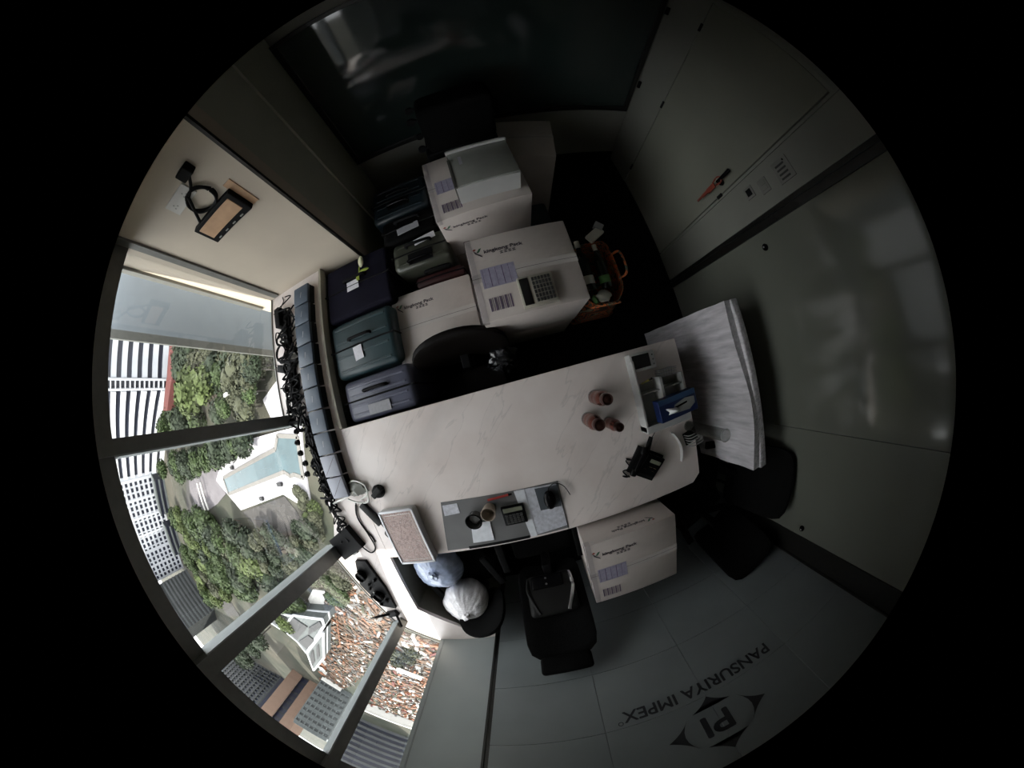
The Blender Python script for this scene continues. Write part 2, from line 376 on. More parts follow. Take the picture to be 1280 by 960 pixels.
ln = thing('lanyard', 'red ribbon hanging down from the black door handle', 'lanyard', (RX-.055, hy+.01, hz-.02))
B().prism([(-.004, -.028), (.004, -.028), (.004, .010), (-.004, .010)], -.12, -.02).prism([(-.004, -.018), (.004, -.018), (.004, .006), (-.004, .006)], -.20, -.12).prism([(-.004, -.010), (.004, -.010), (.004, .004), (-.004, .004)], -.27, -.20).build('ribbon', 'orange_red', ln)
B().tube([(0, -.02, -.01), (0, -.03, .05), (0, 0, .07), (0, .02, .03), (0, .01, -.03)], .006).build('loop', 'orange_red', ln)
# glossy right panels
bd = struct('wall_panel_right', B().box(RX+.002, RX+.012, -1.66, .54, 0, TOP), 'grout')
for y0, y1 in ((-.778, .538), (-1.66, -.783)): B().box(RX-.006, RX+.004, y0, y1, .02, TOP-.02, .002).build('panel', 'board', bd)
for px, py in ((957, 309), (1003, 660)):
    p = onx(px, py, RX-.006); k = B().cyl((RX-.006, p.y, p.z), (RX-.016, p.y, p.z), .024, n=18).cyl((RX-.016, p.y, p.z), (RX-.03, p.y, p.z), .017, .014, n=18).build('knob', 'black_gloss', bd, smooth=True)
    B().cyl((RX-.0295, p.y, p.z), (RX-.032, p.y, p.z), .006, n=10).build('screw', 'steel', k)
struct('trim_5', B().box(RX+.002, RX+.02, -1.90, -1.66, 0, TOP).box(RX-.014, RX+.002, -1.685, -1.66, 0, TOP).box(RX-.014, RX+.002, -1.90, -1.885, 0, TOP), 'alu_dark')
# logo wall with tiles
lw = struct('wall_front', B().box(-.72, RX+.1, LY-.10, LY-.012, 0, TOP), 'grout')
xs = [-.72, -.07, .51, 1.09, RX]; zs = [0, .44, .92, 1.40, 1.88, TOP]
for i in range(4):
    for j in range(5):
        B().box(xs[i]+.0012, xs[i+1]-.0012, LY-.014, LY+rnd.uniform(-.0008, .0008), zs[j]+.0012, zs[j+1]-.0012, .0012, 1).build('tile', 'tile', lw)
sg = thing('wall_sign', 'dark lettering and four-pointed emblem sign on the pale tiled wall', 'sign', (.505, LY+.002, 1.8))
text('PANSURIYA IMPEX', .083, 'print_black', sg, (.49, 0, -.035), (PI/2, 0, PI), sx=1.0, bold=.0045)
sgt = sg.children[0]; sgt.data.update(); wx_ = max(v.co.x for v in sgt.data.vertices); 
for v in sgt.data.vertices: v.co.x *= .955/wx_
ring = [(math.cos(a*PI/12)*.013, math.sin(a*PI/12)*.013) for a in range(24)]
b = B().tube([(x-.485, 0, z+.045) for x, z in ring[::3]], .002, 4, True); b.build('trademark_ring', 'print_black', sg)
def arrow(tip, a, c, k=.16):                                     # curved-sided triangle in the wall plane (x,z)
    pts = []
    def curve(p, q, bulge, n=6):
        for i in range(n):
            t = i/n; m = (p[0]*(1-t)+q[0]*t, p[1]*(1-t)+q[1]*t); d = (q[0]-p[0], q[1]-p[1]); s = bulge*4*t*(1-t); pts.append((m[0]-d[1]*s, m[1]+d[0]*s))
    curve(tip, a, .07); curve(a, c, k); curve(c, tip, .07); return pts
EC = .30
def sarrow(P):
    bb = B(); n = len(P); a = [bb.bm.verts.new((x, 0.0, z)) for x, z in P]; d = [bb.bm.verts.new((x, .0012, z)) for x, z in P]
    bb.bm.faces.new(a); bb.bm.faces.new(d[::-1])
    for i in range(n): bb.bm.faces.new([a[i], a[(i+1)%n], d[(i+1)%n], d[i]])
    bb.build('emblem_point', 'print_black', sg)
sarrow(arrow((.285, EC), (.150, EC+.115), (.150, EC-.115), .20)); sarrow(arrow((-.285, EC), (-.150, EC-.115), (-.150, EC+.115), .20))
sarrow(arrow((0, EC+.215), (-.115, EC+.130), (.115, EC+.130), .13)); sarrow(arrow((0, EC-.215), (.115, EC-.130), (-.115, EC-.130), .13))
text('PI', .15, 'print_black', sg, (.085, 0, EC-.075), (PI/2, 0, PI), sx=1.15, bold=.010)
# panel wall beside the window
struct('wall_left_corner', B().box(-1.30, -.76, -2.05, -1.975, 0, TOP), 'panel')
struct('trim_6', B().box(-.76, -.745, -1.98, -1.90, 0, TOP), 'alu_dark'); struct('trim_7', B().box(-.745, -.72, -1.97, -1.905, 0, TOP), 'alu_dark')  # trim_7 is dark: the corner's shadow is put into its colour
# cream wall, return wall, back wall with dark glass
struct('wall_left', B().box(WX-.08, GX, CY_, CY_+.10, 0, TOP), 'cream_wall')
struct('trim_8', B().box(-1.855, -1.80, CY_-.016, CY_, .82, TOP), 'alu')
struct('trim_9', B().box(GX-.012, GX+.006, CY_-.006, CY_+.012, 0, TOP), 'alu_dark')
struct('wall_return', B().box(GX-.08, GX, CY_+.10, BY+.1, 0, TOP), 'grey_wall')
struct('trim_10', B().box(GX, GX+.016, 1.82, 1.845, 0, TOP), 'grey_wall')
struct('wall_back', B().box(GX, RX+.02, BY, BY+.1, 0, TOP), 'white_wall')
w9 = struct('window_9', B().box(GX+.03, RX-.05, BY-.012, BY, .83, 2.27), 'dark_glass')
fr = lambda x0, x1, z0, z1: B().box(x0, x1, BY-.035, BY, z0, z1, .004).build('frame', 'alu_dark', w9)
fr(GX, RX-.035, .785, .835); fr(GX, RX-.035, 2.27, 2.31); fr(GX, GX+.045, .835, 2.27); fr(RX-.075, RX-.035, .835, 2.27)
struct('baseboard_back', B().box(GX, RX, BY-.012, BY, 0, .11), 'black'); struct('baseboard_right', B().box(RX-.012, RX-.006, .93, 1.93, 0, .01), 'black')
# window ledge and cabinet below
ledge_poly = [(WX, CY_), (WX, .20), (-1.68, .16), (-1.70, -.62), (-1.86, -.90), (WX, -.94), (-1.65, -1.77), (-1.30, -2.0), (-.765, -1.965), (-.765, -1.88), (-.974, -1.85), (-1.33, -1.55), (-1.31, -1.0), (-1.31, CY_)]
struct('window_ledge', B().prism(ledge_poly[::-1], .765, .80, .003), 'marble')
def inset(p, d=.025):
    q = []
    for x, y in p[8:]: q.append((x-d if y > -1.6 else x-d*.7, y-d*.7 if y < -1.4 else y))
    return p[:8]+q
cb = struct('ledge_cabinet', B().prism(inset(ledge_poly)[::-1], .0, .765), 'cabinet')
for y0 in (-.95, -.4, .15, .7): B().box(-1.335, -1.322, y0, y0+.53, .05, .74, .003).build('cabinet_door', 'cabinet', cb)
struct('trim_11', B().box(-1.312, -1.288, .035, CY_, .74, .812, .004), 'offwhite_rubber')
# windows: panes, mullions, head and sill
f0, f3, f4, f5 = Vector((WX, CY_, 0)), Vector((WX, -.92, 0)), Vector((-1.65, -1.77, 0)), Vector((-1.30, -2.05, 0))
def strip(a, c, z0, z1, t0, t1):                                  # box along a->c, thickness t0..t1 towards the room
    d = (c-a).normalized(); n = Vector((-d.y, d.x, 0)); bb = B()
    bb.prism([(a+n*t0)[:2], (c+n*t0)[:2], (c+n*t1)[:2], (a+n*t1)[:2]], z0, z1); return bb
m1y = .21
wins = [(f0, Vector((WX, m1y, 0))), (Vector((WX, m1y, 0)), f3), (f3, f4), (f4, f5)]
for i, (a, c) in enumerate(wins):
    zb = .15 if i == 1 else .80
    wo = struct('window_%d' % (i+1), strip(a, c, zb, TOP, -.004, .004), 'window_glass')
    strip(a, c, 2.285, TOP, .004, .05).build('head_frame', 'alu', wo)
    if i != 1: strip(a, c, .80, .812, .004, .012).build('sill_frame', 'alu', wo)
def post(c, dirx, wd, dp, nm, side, zb=.80):
    d = Vector((math.cos(dirx), math.sin(dirx), 0)); n = Vector((-d.y, d.x, 0)); c = Vector(c)
    P = [c-d*wd/2-n*.03, c+d*wd/2-n*.03, c+d*wd/2+n*dp, c-d*wd/2+n*dp]
    o = struct(nm, B().prism([p[:2] for p in P], zb, TOP, 0), 'alu')
    sgn = 1 if side > 0 else -1; q = c+d*sgn*(wd/2+.004)
    B().prism([(q-d*.004-n*.02)[:2], (q+d*.004-n*.02)[:2], (q+d*.004+n*(dp-.004))[:2], (q-d*.004+n*(dp-.004))[:2]], zb, 2.29).build('lit_side', 'alu_lit', o)  # thin slip, its paler colour stands for light on that side
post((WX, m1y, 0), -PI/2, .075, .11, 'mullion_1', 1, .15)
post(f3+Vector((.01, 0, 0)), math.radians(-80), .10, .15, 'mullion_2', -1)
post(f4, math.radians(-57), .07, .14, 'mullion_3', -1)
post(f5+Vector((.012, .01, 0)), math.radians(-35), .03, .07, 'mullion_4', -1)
struct('reflected_wall', B().box(-2.66, -2.6, 1.10, 1.75, -3, 4), 'reflected_wall_blue')  # slab added outside in place of the cream wall's reflection in the pane
struct('reflected_edge_light', B().box(-2.62, -2.595, 1.03, 1.07, -3, 4), 'alu'); struct('reflected_edge_dark', B().box(-2.66, -2.60, 1.07, 1.10, -3, 4), 'alu')  # pale and dark strips added for the mirrored end of the cream wall
struct('reflected_trim', B().box(-2.12, -2.07, CY_-.02, CY_+.04, .8, TOP), 'alu'); struct('reflected_wall_strip', B().box(-2.12, -1.935, CY_+.001, CY_+.09, -.2, 3), 'cream_wall')  # added beyond the glass for the mirrored frame and wall strip
# sockets, switches
def plate(name, label, cat, p, wd, ht, axis, m='switch_plate', th=.008):
    o = thing(name, label, cat, p)
    if axis == 'x': B().box(-th, 0, -wd/2, wd/2, -ht/2, ht/2, .003).build('plate', m, o)
    else: B().box(-wd/2, wd/2, -th, 0, -ht/2, ht/2, .003).build('plate', m, o)
    return o
p = onx(937, 241, RX-.006)
o = plate('wall_socket', 'white framed wall plate with a black square centre beside the door', 'socket', (RX-.005, p.y, p.z), .085, .085, 'x'); B().box(-.013, -.008, -.024, .024, -.024, .024, .002).build('insert', 'black', o)
p = onx(955, 232, RX-.006)
o = plate('light_switch', 'plain white switch plate between the black-centred plate and the slotted panel', 'switch', (RX-.005, p.y, p.z), .10, .085, 'x'); B().box(-.011, -.008, -.03, .0, -.025, .025, .001).box(-.011, -.008, .004, .034, -.025, .025, .001).build('rocker', 'switch_plate', o)
p = onx(979, 212, RX-.006)
o = plate('control_panel', 'white wall panel with four dark slots beside the door', 'control panel', (RX-.005, p.y, p.z), .145, .145, 'x')
for k in range(4): B().box(-.011, -.008, -.055+k*.028, -.043+k*.028, -.045, .035, .001).build('slot', 'key_dark', o)
B().cyl((-.008, .05, .04), (-.012, .05, .04), .006, n=8).build('indicator', 'black', o)
def wallpt(px, py): p = ony(px, py, CY_); return p
p = wallpt(226, 249)
o = plate('wall_socket', 'white double socket plate on the cream wall under the black coiled cable', 'socket', (p.x, CY_, p.z), .20, .12, 'y', 'cream_plate')
for sx in (-.055, .045):
    for a, c in ((0, .018), (-.012, -.006), (.012, -.006)): B().box(sx+a-.003, sx+a+.003, -.0095, -.0078, c-.006, c+.004).build('socket_hole', 'grey_plastic', o)
c4 = [wallpt(*q) for q in ((288, 236), (317, 254), (272, 297), (245, 282))]
xa = (c4[0].x+c4[3].x)/2
ux = [min(c4[2].x, c4[3].x, c4[0].x), max(c4[0].x, c4[1].x)]; uz = [min(q.z for q in c4), max(q.z for q in c4)]
cx_, cz_ = sum(q.x for q in c4)/4, sum(q.z for q in c4)/4
e1 = ((c4[0]-c4[3])+(c4[1]-c4[2]))/2; e2 = ((c4[1]-c4[0])+(c4[2]-c4[3]))/2
wd, ht = abs(e1.x)+abs(e2.x), abs(e1.z)+abs(e2.z)
o = thing('wall_unit', 'black-framed unit with a tan face mounted on the cream wall', 'wall unit', (cx_, CY_, cz_))
B().box(-wd/2, wd/2, -.04, 0, -ht/2, ht/2, .006).build('frame', 'black', o)
B().box(-wd/2+.028, wd/2-.03, -.044, -.038, -ht/2+.052, ht/2-.028, .002).build('face', 'tan', o)
for k in range(4): B().box(-wd/2+.05+k*.075, -wd/2+.075+k*.075, -.043, -.039, -ht/2+.014, -ht/2+.024, .001).build('button', 'grey_plastic', o)
B().box(wd/2-.01, wd/2+.045, -.006, 0, -ht/2-.0, ht/2+.04).build('backing_card', 'tan', o)
p = wallpt(234, 211)
pl = thing('power_cable', 'black plug and coiled cable hanging on the cream wall above the socket', 'cable', (p.x, CY_, p.z))
B().box(-.04, .04, -.05, 0, -.04, .04, .008).build('plug', 'black', pl)
q1 = wallpt(240, 232)-Vector((p.x, CY_, p.z)); q2 = wallpt(253, 246)-Vector((p.x, CY_, p.z)); rr = .088
pts = [(0, -.03, -.03), (q1.x, -.02, q1.z)]
for k in range(22):
    a = PI*.75-k*.62; r_ = rr*(1+.05*math.sin(k*1.7)); pts.append((q2.x+r_*math.cos(a)*1.0, -.018-.004*math.sin(k), q2.z+r_*1.05*math.sin(a)))
qe = Vector((cx_-wd/2, CY_, cz_))-Vector((p.x, CY_, p.z)); pts.append((qe.x, -.02, qe.z))
B().tube(pts, .0095, 6).build('cord', 'black', pl, smooth=True)

# ------------------------------------------------------------------ THE DESK
dk = thing('desk', 'long pale marble-topped desk joined to the window ledge', 'desk', (0, 0, 0))
B().prism([(-1.309, .03), (-1.309, -.985), (.97, -.985), (1.03, -.93), (1.03, .03)][::-1][::-1], .762, .80, .003).build('desktop', 'marble', dk)
B().box(.93, .97, -.92, -.02, 0, .762, .003).build('side_panel', 'cabinet', dk)
B().box(-1.27, .93, -.40, -.38, .12, .762).build('modesty_panel', 'cabinet', dk)
B().box(-1.28, -.80, -.90, -.45, .10, .762, .004).build('drawer_unit', 'cabinet', dk)
Z = .8
# navy boxes along the ledge
def small_box(i):
    y = 1.165-.160*(i+.5); grey = i >= 8
    lab = ['nearest the cream wall', 'second from the cream wall', 'third from the cream wall', 'fourth from the cream wall', 'fifth from the cream wall', 'sixth from the cream wall', 'third before the grey boxes at the desk', 'last navy one before the grey boxes', '', ''][i]
    if i == 6: lab = 'next to last before the grey boxes'
    l = 'small navy box in the row on the ledge, %s' % lab if not grey else ('small grey-topped box in the ledge row, next to the navy ones' if i == 8 else 'small grey-topped box at the desk end of the ledge row')
    o = thing('small_box', l, 'box', (-1.44, y, Z), rnd.uniform(-.04, .04), 'boxes in a row on the window ledge')
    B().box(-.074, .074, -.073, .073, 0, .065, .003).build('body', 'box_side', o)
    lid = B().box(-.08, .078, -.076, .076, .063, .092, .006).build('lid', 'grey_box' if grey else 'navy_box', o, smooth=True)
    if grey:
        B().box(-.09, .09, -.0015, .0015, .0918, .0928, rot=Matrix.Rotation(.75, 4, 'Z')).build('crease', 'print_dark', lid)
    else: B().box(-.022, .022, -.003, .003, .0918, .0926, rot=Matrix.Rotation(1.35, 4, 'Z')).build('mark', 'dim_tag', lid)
for i in range(10): small_box(i)
# cables behind the boxes
def cable(label, pts, r=.0045, m='black', name='cable', group='tangled cables on the window ledge'):
    return tag(B().tube(pts, r, 6).build(name, m, smooth=True), label, 'cable', group)
rc = random.Random(5)
for k in range(40):
    y = 1.15-.043*k; pts = []; xo = -1.68 if y-.15 > .2 or y < -.6 else -1.605
    for j in range(9): pts.append((xo+rc.uniform(-.13 if xo < -1.65 else -.07, .11 if xo < -1.65 else .05), y-.035*j+rc.uniform(-.055, .055), Z+.006+rc.uniform(0, .075)))
    cable('thin black cable in the tangle between the box row and the window', pts, rc.choice((.0055, .007, .009)))
for k, (yy, ll, lab) in enumerate(((.92, .30, 'by the cream wall'), (.46, .34, 'beside the line of small reels'), (-.05, .34, 'beside the pool view'))):
    o = thing('power_strip', 'black power strip lying under the cables %s' % lab, 'power strip', (-1.62 if k == 2 else -1.70, yy, Z), rc.uniform(-.06, .06)); B().box(-.045, .045, -ll/2, ll/2, 0, .03, .008).build('housing', 'black', o, smooth=True)
    for j in range(5): B().box(-.022, .022, -ll/2+.03+j*.062, -ll/2+.075+j*.062, .03, .045, .004).build('plug', 'black', o)
co = thing('cable_coil', 'neatly coiled black cable between the ledge boxes and the window', 'cable', (-1.74, .72, Z+.05))
B().tube([(.078*math.cos(a*.5)*(1-a*.006), .078*math.sin(a*.5)*(1-a*.006), .0+a*.0008) for a in range(50)], .005, 6).build('loops', 'black', co, smooth=True)
for k in range(9):
    y = .45-.085*k; o = B().cyl((0, -.0, 0), (0, 0, .03), .024, .02, 12).cyl((0, 0, .03), (0, 0, .045), .010, .008, 8).build('cable_reel', 'black', loc=(-1.80+.015*math.sin(k*2), y, Z), smooth=True)
    tag(o, 'small round black reel in the line along the window base', 'reel', 'small black reels by the window')
for (x, y, rz, L, lab) in ((-1.76, 1.03, .1, .17, 'black power adapter standing in the ledge corner by the cream wall'), (-1.60, .13, .3, .12, 'black power adapter among cables, beside the first window post'), (-1.62, -.32, -.3, .16, 'long black power adapter among cables, nearest the pool view'), (-1.82, .62, 1.2, .1, 'short black power adapter beside the coiled cable')):
    o = thing('power_adapter', lab, 'adapter', (x, y, Z), rz)
    B().box(-.03, .03, -L/2, L/2, 0, .035+.05*(L == .17), .006).build('body', 'black', o, smooth=True); B().tube([(0, L/2, .02), (.01, L/2+.04, .015), (.03, L/2+.07, .008), (.02, L/2+.12, .006)], .004).build('lead', 'black', o)
# cables and adapters at desk end
cable('white cable bundle curling on the desk end by the window', [(-1.66, -.50, Z+.02), (-1.55, -.47, Z+.04), (-1.42, -.44, Z+.06), (-1.30, -.40, Z+.05), (-1.24, -.43, Z+.03), (-1.26, -.50, Z+.02), (-1.34, -.50, Z+.03), (-1.42, -.46, Z+.045)], .008, 'white_cord', 'white_cable')
cable('second white cable looping over the first on the desk end', [(-1.40, -.36, Z+.02), (-1.30, -.33, Z+.05), (-1.21, -.37, Z+.06), (-1.22, -.44, Z+.05), (-1.30, -.47, Z+.05)], .006, 'white_cord', 'white_cable')
o = thing('power_brick', 'long dark grey power brick lying beside the patterned tray', 'adapter', (-1.28, -.60, Z), .55)
B().box(-.03, .03, -.10, .10, 0, .035, .008).build('body', 'dark_cushion', o, smooth=True); B().tube([(0, -.10, .02), (-.02, -.15, .01), (-.06, -.17, .006), (-.06, -.22, .006)], .004).build('lead', 'black', o)
cable('black cable with a barrel plug lying on the sunlit ledge', [(-1.40, -.52, Z+.01), (-1.43, -.60, Z+.01), (-1.42, -.70, Z+.008), (-1.38, -.78, Z+.008), (-1.37, -.84, Z+.008)], .006)
cable('black cable curving from the square black device across the ledge', [(-1.52, -.86, Z+.02), (-1.46, -.93, Z+.01), (-1.39, -.88, Z+.01), (-1.40, -.76, Z+.01), (-1.43, -.62, Z+.012), (-1.38, -.50, Z+.02)], .006)
o = thing('desk_clip_fan', 'round black puck-shaped device beside the white cables', 'device', (-1.14, -.44, Z))
B().lathe([(.045, 0), (.048, .02), (.04, .045), (.02, .05)]).build('body', 'black', o, smooth=True); B().box(-.05, .05, -.02, .02, 0, .06, .008, rot=Matrix.Rotation(.6, 4, 'Z'), ).build('arm', 'dark_cushion', o)
o.name = 'round_device'
o = thing('clear_bag', 'crumpled clear plastic pouch under the white cables', 'pouch', (-1.31, -.40, Z))
B().blob((0, 0, .03), .08, 2, .3, 3, (1, .7, .4)).build('film', 'grey_clear', o, smooth=True)
# square black device
a = [at(*q, .86) for q in ((413, 674), (434, 656), (451, 684), (428, 706))]; cc = sum(a, Vector())/4
ang = math.atan2((a[1]-a[0]).y, (a[1]-a[0]).x)
w_, l_ = (a[1]-a[0]).length, (a[2]-a[1]).length
o = thing('black_device', 'square matt black device on the ledge against the window corner post', 'device', (cc.x, cc.y, Z), ang)
B().box(-w_/2, w_/2, -l_/2, l_/2, 0, .06, .004).build('body', 'black', o); B().box(-.03, .03, -l_/2-.015, -l_/2, .01, .04).build('port', 'grey_plastic', o)
# black organiser with round jars and folded stand
tb = [at(*q, Z+.03) for q in ((435, 709), (463, 710), (484, 752), (452, 778))]
tb[3] = Vector((min(tb[3].x, -1.5), tb[3].y, tb[3].z))
o = thing('organiser_tray', 'black tray with two round containers on the ledge by the window', 'tray', (0, 0, 0))
tc_ = [Vector((-1.66, -1.00, 0)), Vector((-1.55, -1.00, 0)), Vector((-1.50, -1.28, 0)), Vector((-1.52, -1.52, 0)), Vector((-1.66, -1.50, 0)), Vector((-1.76, -1.25, 0))]
B().prism([v[:2] for v in tc_][::-1], Z, Z+.03).build('base', 'black', o)
for (x, y) in ((-1.66, -1.14), (-1.60, -1.36)): B().lathe([(.045, Z+.03), (.048, Z+.08), (.042, Z+.085), (.034, Z+.06), (.0, Z+.055)], (x, y, 0)).build('container', 'black_gloss', o, smooth=True)
for k in range(9): B().blob((-1.64+rc.uniform(-.05, .09), -1.10-.045*k, Z+.045), .018, 1, .3, k).build('oddment', rc.choice(('black', 'grey_plastic', 'black_gloss')), o)
o = thing('folding_stand', 'black folding stand with splayed arms at the end of the ledge tray', 'stand', (-1.60, -1.60, Z))
B().box(-.07, .06, -.03, .03, 0, .035, .006, rot=Matrix.Rotation(.3, 4, 'Z')).build('base', 'black', o); B().cyl((-.04, 0, .03), (-.15, .05, .16), .014, .010).build('arm', 'black', o); B().cyl((.04, 0, .03), (.08, -.09, .10), .012, .010).build('arm', 'black', o)
# patterned tray
o = thing('patterned_tray', 'white-rimmed rectangular tray with brown patterned lid, half in sunlight', 'tray', (-1.03, -.785, Z), .015)
B().box(-.14, .14, -.215, .215, 0, .075, .02, 3).build('body', 'white_plastic', o, smooth=True)
B().box(-.14, -.124, -.215, .215, .070, .084, .004).box(.124, .14, -.215, .215, .070, .084, .004).box(-.14, .14, -.215, -.199, .070, .084, .004).box(-.14, .14, .199, .215, .070, .084, .004).build('rim', 'rim_white', o, smooth=True)
B().tube([(-.105, -.180, .0785), (-.105, .180, .0785)], .0015, 4).tube([(.105, -.180, .0785), (.105, .180, .0785)], .0015, 4).tube([(-.105, -.180, .0785), (.105, -.180, .0785)], .0015, 4).tube([(-.105, .180, .0785), (.105, .180, .0785)], .0015, 4).build('lid_line', 'white_cord', o)
B().box(-.122, .122, -.197, .197, .074, .0785, .01, 2).build('lid', 'tray_print', o)
B().box(-.147, -.139, -.19, .19, .05, .066, .003).build('clip', 'blue_edge', o)
# desk mat and items
mt = thing('desk_mat', 'grey desk mat covered with papers near the desk edge', 'desk mat', (0, 0, Z))
q = [at(*k, Z)-Vector((0,0,Z)) for k in ((551, 628), (697, 601), (711, 659), (560, 688))]
B().prism([v[:2] for v in q][::-1], 0, .004, .001).build('sheet', 'mat_grey', mt)
mz = Z+.004
def paper(name, label, P, m, z=mz, th=.002, cat='paper'):
    P = [at(*k, z) for k in P]; c = sum(P, Vector())/len(P)
    return tag(B().prism([(v-c)[:2] for v in P][::-1], 0, th).build(name, m, loc=(c.x, c.y, z)), label, cat)
paper('paper_sheet', 'large white paper under the mouse at the right end of the desk mat', ((645, 613), (695, 604), (709, 656), (664, 670)), 'paper_blue')
paper('paper_strip', 'white paper strip between the calculator and the mouse', ((642, 614), (655, 612), (672, 669), (664, 671)), 'paper', mz+.002)
paper('mouse_pad', 'small dark pad under the black mouse', ((668, 611), (696, 606), (702, 632), (676, 638)), 'mousepad', mz+.003, .003, 'mouse pad')
paper('note_pad', 'white note pad under the rim of the black glass jar', ((589, 655), (612, 650), (618, 674), (592, 678)), 'paper', mz, .008, 'note pad')
paper('card_sheet', 'pale card at the window end of the desk mat', ((553, 632), (571, 629), (575, 641), (556, 645)), 'paper_blue', mz, .003, 'card')
paper('ruler', 'thin black ruler along the near edge of the desk mat', ((586, 683), (662, 669), (663, 672), (587, 686)), 'black', mz, .003, 'ruler')
p = at(624, 621, mz); o = thing('red_pen', 'red pen lying along the far edge of the desk mat', 'pen', p, .05)
B().cyl((-.075, 0, .008), (.06, 0, .008), .008, n=10).build('barrel', 'red', o); B().cyl((.06, 0, .008), (.082, 0, .008), .009, .005, n=10).build('cap', 'black', o)
p = at(687, 624, mz+.006); o = thing('mouse', 'black wired computer mouse on the dark pad', 'mouse', p, -.05)
B().blob((0, 0, .012), .06, 3, .0, 1, (.62, 1.1, .42)).build('shell', 'black_gloss', o, smooth=True); B().box(-.004, .004, .02, .035, .028, .037, .002).build('wheel', 'dark_cushion', o)
B().tube([(0, .05, .01), (.01, .08, .005), (.05, .10, .004), (.10, .07, .004), (.13, 0, .004)], .0025).build('cord', 'black', o)
# black calculator
def calculator(name, label, loc, rz, w0, l0, body, keym, cols, rows, dispm, h=.025, display='top', extra=None):
    o = thing(name, label, 'calculator', loc, rz)
    B().box(-w0/2, w0/2, -l0/2, l0/2, 0, h, .006).build('body', body, o, smooth=True)
    B().box(-w0/2+.012, w0/2-.012, l0/2-.30*l0, l0/2-.010, h-.002, h+.003, .002).build('display', dispm, o)
    ky = B().box(-.0055, .0055, -.0045, .0045, 0, .005, .001, 1).build('key', keym, o)
    first = True; kw = (w0-.03)/cols; kl = (l0*.66-.02)/rows
    for i in range(cols):
        for j in range(rows):
            loc_ = (-w0/2+.015+kw*(i+.5), -l0/2+.012+kl*(j+.5), h)
            if first: ky.location = loc_; ky.scale = (kw*.78/.011, kl*.72/.009, 1); first = False
            else:
                c = share(ky, 'key', o, loc_); c.scale = ky.scale
                if extra and (i == 0 or j == 0): pass
    return o
p = at(643, 642, mz); calculator('calculator', 'small black calculator with olive display on the desk mat', p, -.02, .145, .135, 'black', 'key_dark', 5, 5, 'lcd')
for (px, py, m, lab, nm, r0, r1, h) in ((593, 650, 'glass_item_edge', 'dark glass pot with an open rim on the desk mat', 'pot', .045, .052, .075), (611, 640, 'cork', 'brown cardboard cup between the dark pot and the calculator', 'cup', .036, .046, .10)):
    p = at(px, py, mz+h*.6); p.z = mz; o = thing(nm, lab, nm, p)
    B().lathe([(r0, 0), (r1, h), (r1-.004, h+.001), (r0-.004, .012), (0, .012)], n=24).build('wall', m, o, smooth=True)
    if nm == 'pot':
        B().tube([((r1-.002)*math.cos(k*PI/6), (r1-.002)*math.sin(k*PI/6), h) for k in range(12)], .004, 6, True).build('rim', 'black_gloss', o, smooth=True)
        B().blob((0.0, .004, .03), .032, 2, .25, 4, (1, 1, .5)).build('contents', 'steel', o, smooth=True)
# copper bottles
def bottle(px, py, lab, s=1):
    p = at(px, py, Z); o = thing('copper_bottle', lab, 'bottle', p, 0, 'copper bottles on the desk')
    q = s*1.35; B().lathe([(.034*s, 0), (.039*s, .01), (.040*s, .06*q), (.042*s, .07*q), (.040*s, .08*q), (.040*s, .13*q), (.042*s, .135*q), (.038*s, .15*q), (.033*s, .165*q), (.028*s, .175*q)]).build('body', 'copper', o, smooth=True)
    B().lathe([(.041*s, .018), (.043*s, .022), (.041*s, .026)]).build('band', 'steel', o, smooth=True)
    B().lathe([(.029*s, .17*q), (.032*s, .175*q), (.032*s, .205*q), (.028*s, .212*q), (.020*s, .209*q), (0, .213*q)]).build('cap', 'copper_dark', o, smooth=True)
bottle(742, 496, 'copper bottle with pale band, the one farthest from the desk phone'); bottle(734, 523, 'copper bottle nearest the window of the three'); bottle(759, 527, 'copper bottle nearest the desk phone, slightly smaller', .82)
# desk phone
p = at(808, 580, Z+.03); o = thing('desk_phone', 'black corded desk phone with gold-printed keys', 'phone', (p.x, p.y, Z), math.radians(-38))
B().prism([(-.10, -.09), (.10, -.09), (.10, .09), (-.10, .09)], 0, .03, .006).build('base', 'black', o)
sl_ = Matrix.Rotation(math.radians(14), 4, 'X')
B().box(-.03, .10, -.085, .085, .03, .045, .004, rot=sl_).build('keypad_panel', 'black_gloss', o)
for i in range(3):
    for j in range(4):
        k = B().box(-.011, .011, -.006, .006, 0, .003).build('key', 'gold_print' if (i+j) % 3 else 'dark_cushion', o, loc=(.0+i*.032, -.066+j*.021, .045-.02+j*.0055))
B().box(0, .08, .035, .06, .052, .056, .002, rot=sl_).build('display', 'lcd', o)
hs = B().box(-.095, -.05, -.10, -.045, .04, .075, .015, 3).box(-.095, -.05, .045, .10, .045, .085, .015, 3).box(-.088, -.057, -.07, .07, .065, .088, .01, 2).build('handset', 'black_gloss', o, smooth=True)
B().tube([(-.08+.02*math.sin(k*.9)-.002*k, -.11-.0045*k*math.cos(k*.15), .012+.008*math.cos(k*.9)) for k in range(26)], .004, 5).build('coiled_cord', 'black', o)
B().cyl((-.04, .07, .04), (-.05, .17, .03), .02, .014).build('stand_foot', 'black', o)
cable('thin black cord running from the phone to the white rack', [at(812, 553, Z+.02), at(816, 545, Z+.04), at(820, 538, Z+.05), at(824, 533, Z+.06)], .003, group=None)
